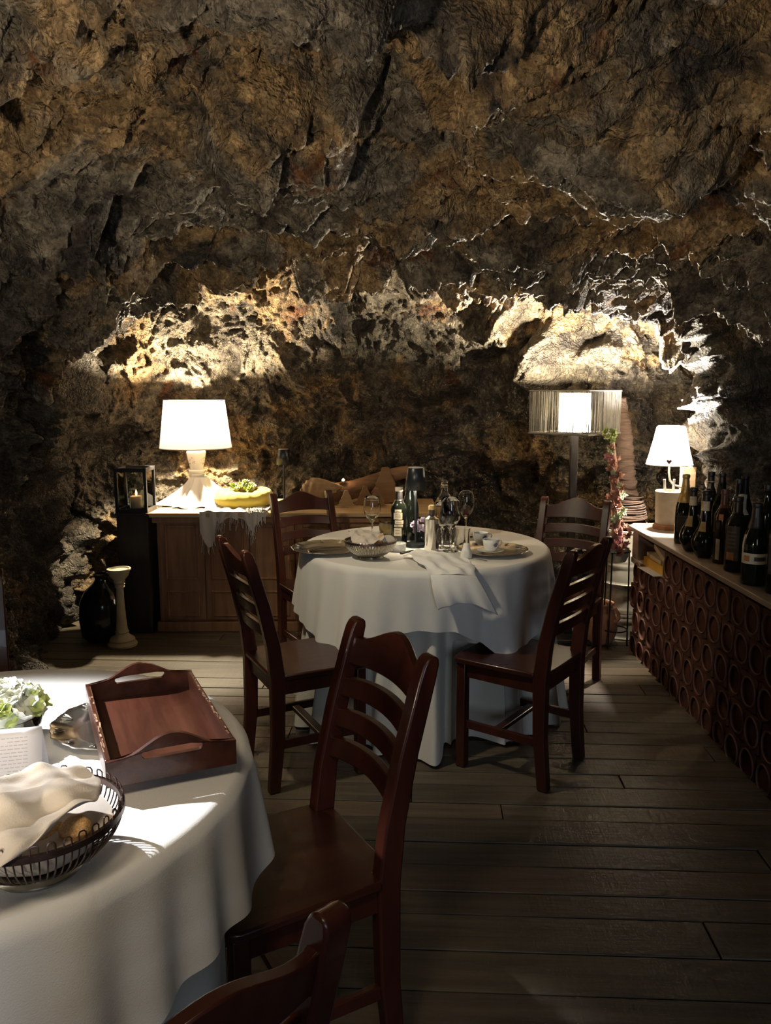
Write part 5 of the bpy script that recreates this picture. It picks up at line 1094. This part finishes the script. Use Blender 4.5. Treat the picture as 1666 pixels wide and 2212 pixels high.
# ------------------------------------------------------------------ on the near table
charger((-0.535, 1.575, TZ), 0.142, 'silver charger plate partly hidden under the wooden tray', 0.15)
charger((-0.905, 1.615, TZ), 0.165, 'silver charger plate under the white flowers at the left edge', 0.4)
tr = thing('serving_tray', 'red-brown wooden serving tray with handle slots lying on the near table', 'tray', (-0.452, 1.505, TZ + 0.0235), math.radians(24.5))
TW, TL, th = 0.222, 0.405, 0.010
b = MB(); b.box((0, 0, 0.005), (TW - 0.01, TL - 0.01, 0.008)); obj('bottom_board', b, 'tray', tr, smooth=0)
for s in (-1, 1):
    b = MB(); b.box((s * (TW / 2 - th / 2), 0, 0.0225), (th, TL - 2 * th, 0.045)); sd = obj('side_wall', b, 'tray', tr, bev=0.0025, smooth=0)
    b = MB(); rr = random.Random(s + 5)
    for k in range(26):
        if rr.random() < 0.3: continue
        y0 = -TL / 2 + 0.02 + rr.random() * (TL - 0.04); b.box((s * (TW / 2 - th / 2) + rr.uniform(-0.003, 0.003), y0, 0.0448), (th * rr.uniform(0.12, 0.4), rr.uniform(0.004, 0.030), 0.0012), rz=rr.uniform(-0.12, 0.12))
    obj('worn_edge', b, 'tray_edge', sd, smooth=0)
    b = MB(); n = 40; vs = []; sl = 0.052; sh = 0.0075; zc = 0.047
    def topz(x): return 0.045 + 0.034 * (0.5 + 0.5 * math.cos(PI * min(1, abs(x) / (TW * 0.40))))
    N_ = 64; outer = []; inner = []
    for k in range(N_):
        a = 2 * PI * (k + 0.5) / N_
        inner.append((sl * max(-1, min(1, 0)) + math.copysign(sl - sh, math.cos(a)) + sh * math.cos(a), zc + 0.0 + sh * math.sin(a)))
    for (ix, iz) in inner:
        if iz >= zc: ox = ix / sl * (TW / 2 if abs(ix) > sl - sh else (sl - sh) * TW / 2 / sl); ox = max(-TW / 2, min(TW / 2, ix / sl * TW / 2)); outer.append((ox, topz(ox)))
        else: ox = max(-TW / 2, min(TW / 2, ix / sl * TW / 2)); outer.append((ox, 0.0))
    # densify the straight runs of slot and outline together
    def dens(L):
        o = []
        for k in range(len(L)):
            p, q = L[k], L[(k + 1) % len(L)]; m_ = 14 if k in (N_ // 4 - 1, 3 * N_ // 4 - 1) else 1
            for j in range(m_): o.append((p[0] + (q[0] - p[0]) * j / m_, p[1] + (q[1] - p[1]) * j / m_))
        return o
    inner = dens(inner); outer = [(x, (topz(x) if z > 0.02 else z)) for x, z in dens(outer)]
    K = len(inner); y0, y1 = s * (TL / 2 - th), s * TL / 2
    b.add([(x, y0, z) for x, z in outer] + [(x, y0, z) for x, z in inner] + [(x, y1, z) for x, z in outer] + [(x, y1, z) for x, z in inner],
          [(i, (i + 1) % K, K + (i + 1) % K, K + i) for i in range(K)] + [(2 * K + (i + 1) % K, 2 * K + i, 3 * K + i, 3 * K + (i + 1) % K) for i in range(K)] + [(K + i, K + (i + 1) % K, 3 * K + (i + 1) % K, 3 * K + i) for i in range(K)] + [((i + 1) % K, i, 2 * K + i, 2 * K + (i + 1) % K) for i in range(K)])
    obj('end_wall', b, 'tray', tr, smooth=35)
t = thing('flower_bowl', 'glass bowl holding the white flowers at the left edge of the near table', 'bowl', (-0.755, 1.50, TZ + 0.002))
b = MB(); Bp = [(.05, .004), (.062, .012), (.078, .035), (.083, .06)]
b.lathe([(0, 0), (.045, 0)] + Bp + [(.0822, .0612)] + [(r - .0025, z + .001) for r, z in Bp[::-1]] + [(0, .007)], 44); obj('body', b, 'glass', t, smooth=60)
t = thing('flower_arrangement', 'dome of white flowers with lime green petals at its edge', 'flowers', (-0.755, 1.50, TZ + 0.06)); rr = random.Random(13)
b = MB(); b.lathe([(0, -0.045), (0.05, -0.04), (0.072, 0.0), (0.066, 0.020), (0.05, 0.036), (0.03, 0.045), (0, 0.050)], 24); obj('blossom_core', b, 'petal', t)  # added white core, keeps gaps between the blossoms from going dark
for i in range(110):
    a = rr.uniform(0, 6.28); u = rr.uniform(0, 1) ** 0.6; R = 0.082 * u; z = 0.052 * math.sqrt(max(0, 1 - u * u)) - 0.004
    lime = (u > 0.80 and rr.random() < 0.55 and math.cos(a) > -0.2) or rr.random() < 0.03
    o = obj('blossom', PL if lime else PW, None, t, loc=(R * math.cos(a), R * math.sin(a), z), rot=(rr.uniform(-.3, .3) - 0.6 * u * math.sin(a), rr.uniform(-.3, .3) + 0.6 * u * math.cos(a), rr.uniform(0, 6))); k = rr.uniform(0.8, 1.25); o.scale = (k, k, k)
t = thing('menu_card', 'folded white menu card with faint grey lines of print standing before the flowers', 'menu', (-0.690, 1.345, TZ), math.radians(14))
def card(u, v, y): return Vector((-0.088 + 0.17 * u, y * (1 - v), 0.096 * v))
b = MB(); b.grid(lambda u, v: card(u, v, -0.03), 6, 8); obj('front_leaf', b, 'paper', t, solid=0.0006)
b = MB(); b.grid(lambda u, v: card(u, v, 0.045), 6, 8); obj('rear_leaf', b, 'paper', t, solid=0.0006)
b = MB(); rr = random.Random(4)
for k, (x1, ln) in enumerate(((.86, .24), (.86, .18), (.86, .27), (.86, .31), (.86, .44), (.86, .50), (.86, .30), (.86, .26), (.86, .58), (.86, .20), (.86, .42), (.86, .38))):
    v = 0.83 - 0.062 * k; x = x1
    while x > x1 - ln:
        wl = rr.uniform(0.035, 0.075); a = card(x - wl + 0.012, v, -0.03); c = card(x, v, -0.03); d = Vector((0, -0.0006, 0)); h = Vector((0, 0.0006, 0.0016))
        b.add([a + d, c + d, c + d + h, a + d + h], [(0, 1, 2, 3)]); x -= wl
obj('printed_lines', b, 'print', t, smooth=0)
ba = (-0.503, 1.085)
bn, hn = basket((ba[0], ba[1], TZ), 0.120, 'large wire bread basket with loops above its rim on the near table', 36, 0.10, 'darkmetal', 0.0012)
zr = TZ + hn
nap('napkin', [[(-.67, 1.09, .865), (-.60, 1.15, .872), (-.52, 1.165, .895), (-.440, 1.130, .893)],
               [(-.67, 1.03, .88), (-.58, 1.06, .905), (-.50, 1.09, .900), (-.405, 1.11, .885)],
               [(-.66, .98, .87), (-.58, 1.0, .925), (-.49, 1.02, .935), (-.392, 1.075, .872)],
               [(-.65, .965, .84), (-.56, .925, .850), (-.500, .925, .800), (-.440, .990, .895)]], 'napkin', 'cream napkin thrown over the near bread basket, one corner hanging over its rim', 48, 0.0065, 9)
bread((-0.432, 1.050, zr - 0.004), (0.036, 0.036, 0.06), (0.9, 0.6, 0.5), 'golden bread stick end showing under the napkin in the near basket', 'bread in the near basket')
b = MB(); b.lathe([(0.0, 0.016), (0.048, 0.017), (0.070, 0.030), (0.092, 0.052), (0.104, 0.070)], 40, fn=lambda a, z: 1 + 0.02 * math.sin(7 * a + z * 90)); tag(obj('paper_liner', b, 'napkin', loc=(ba[0], ba[1], TZ), smooth=60), 'cream paper liner inside the near wire basket, seen through its wires', 'liner')
bread((ba[0] + 0.015, ba[1] - 0.02, zr - 0.030), (0.075, 0.06, 0.055), (1.4, 0.2, 1.2), 'bread roll lower in the near basket, seen through the wires', 'bread in the near basket')
bread((ba[0] - 0.03, ba[1] - 0.03, zr - 0.032), (0.07, 0.06, 0.05), (1.4, 0.5, 0.2), 'bread roll on the left side of the near basket, under the napkin', 'bread in the near basket')
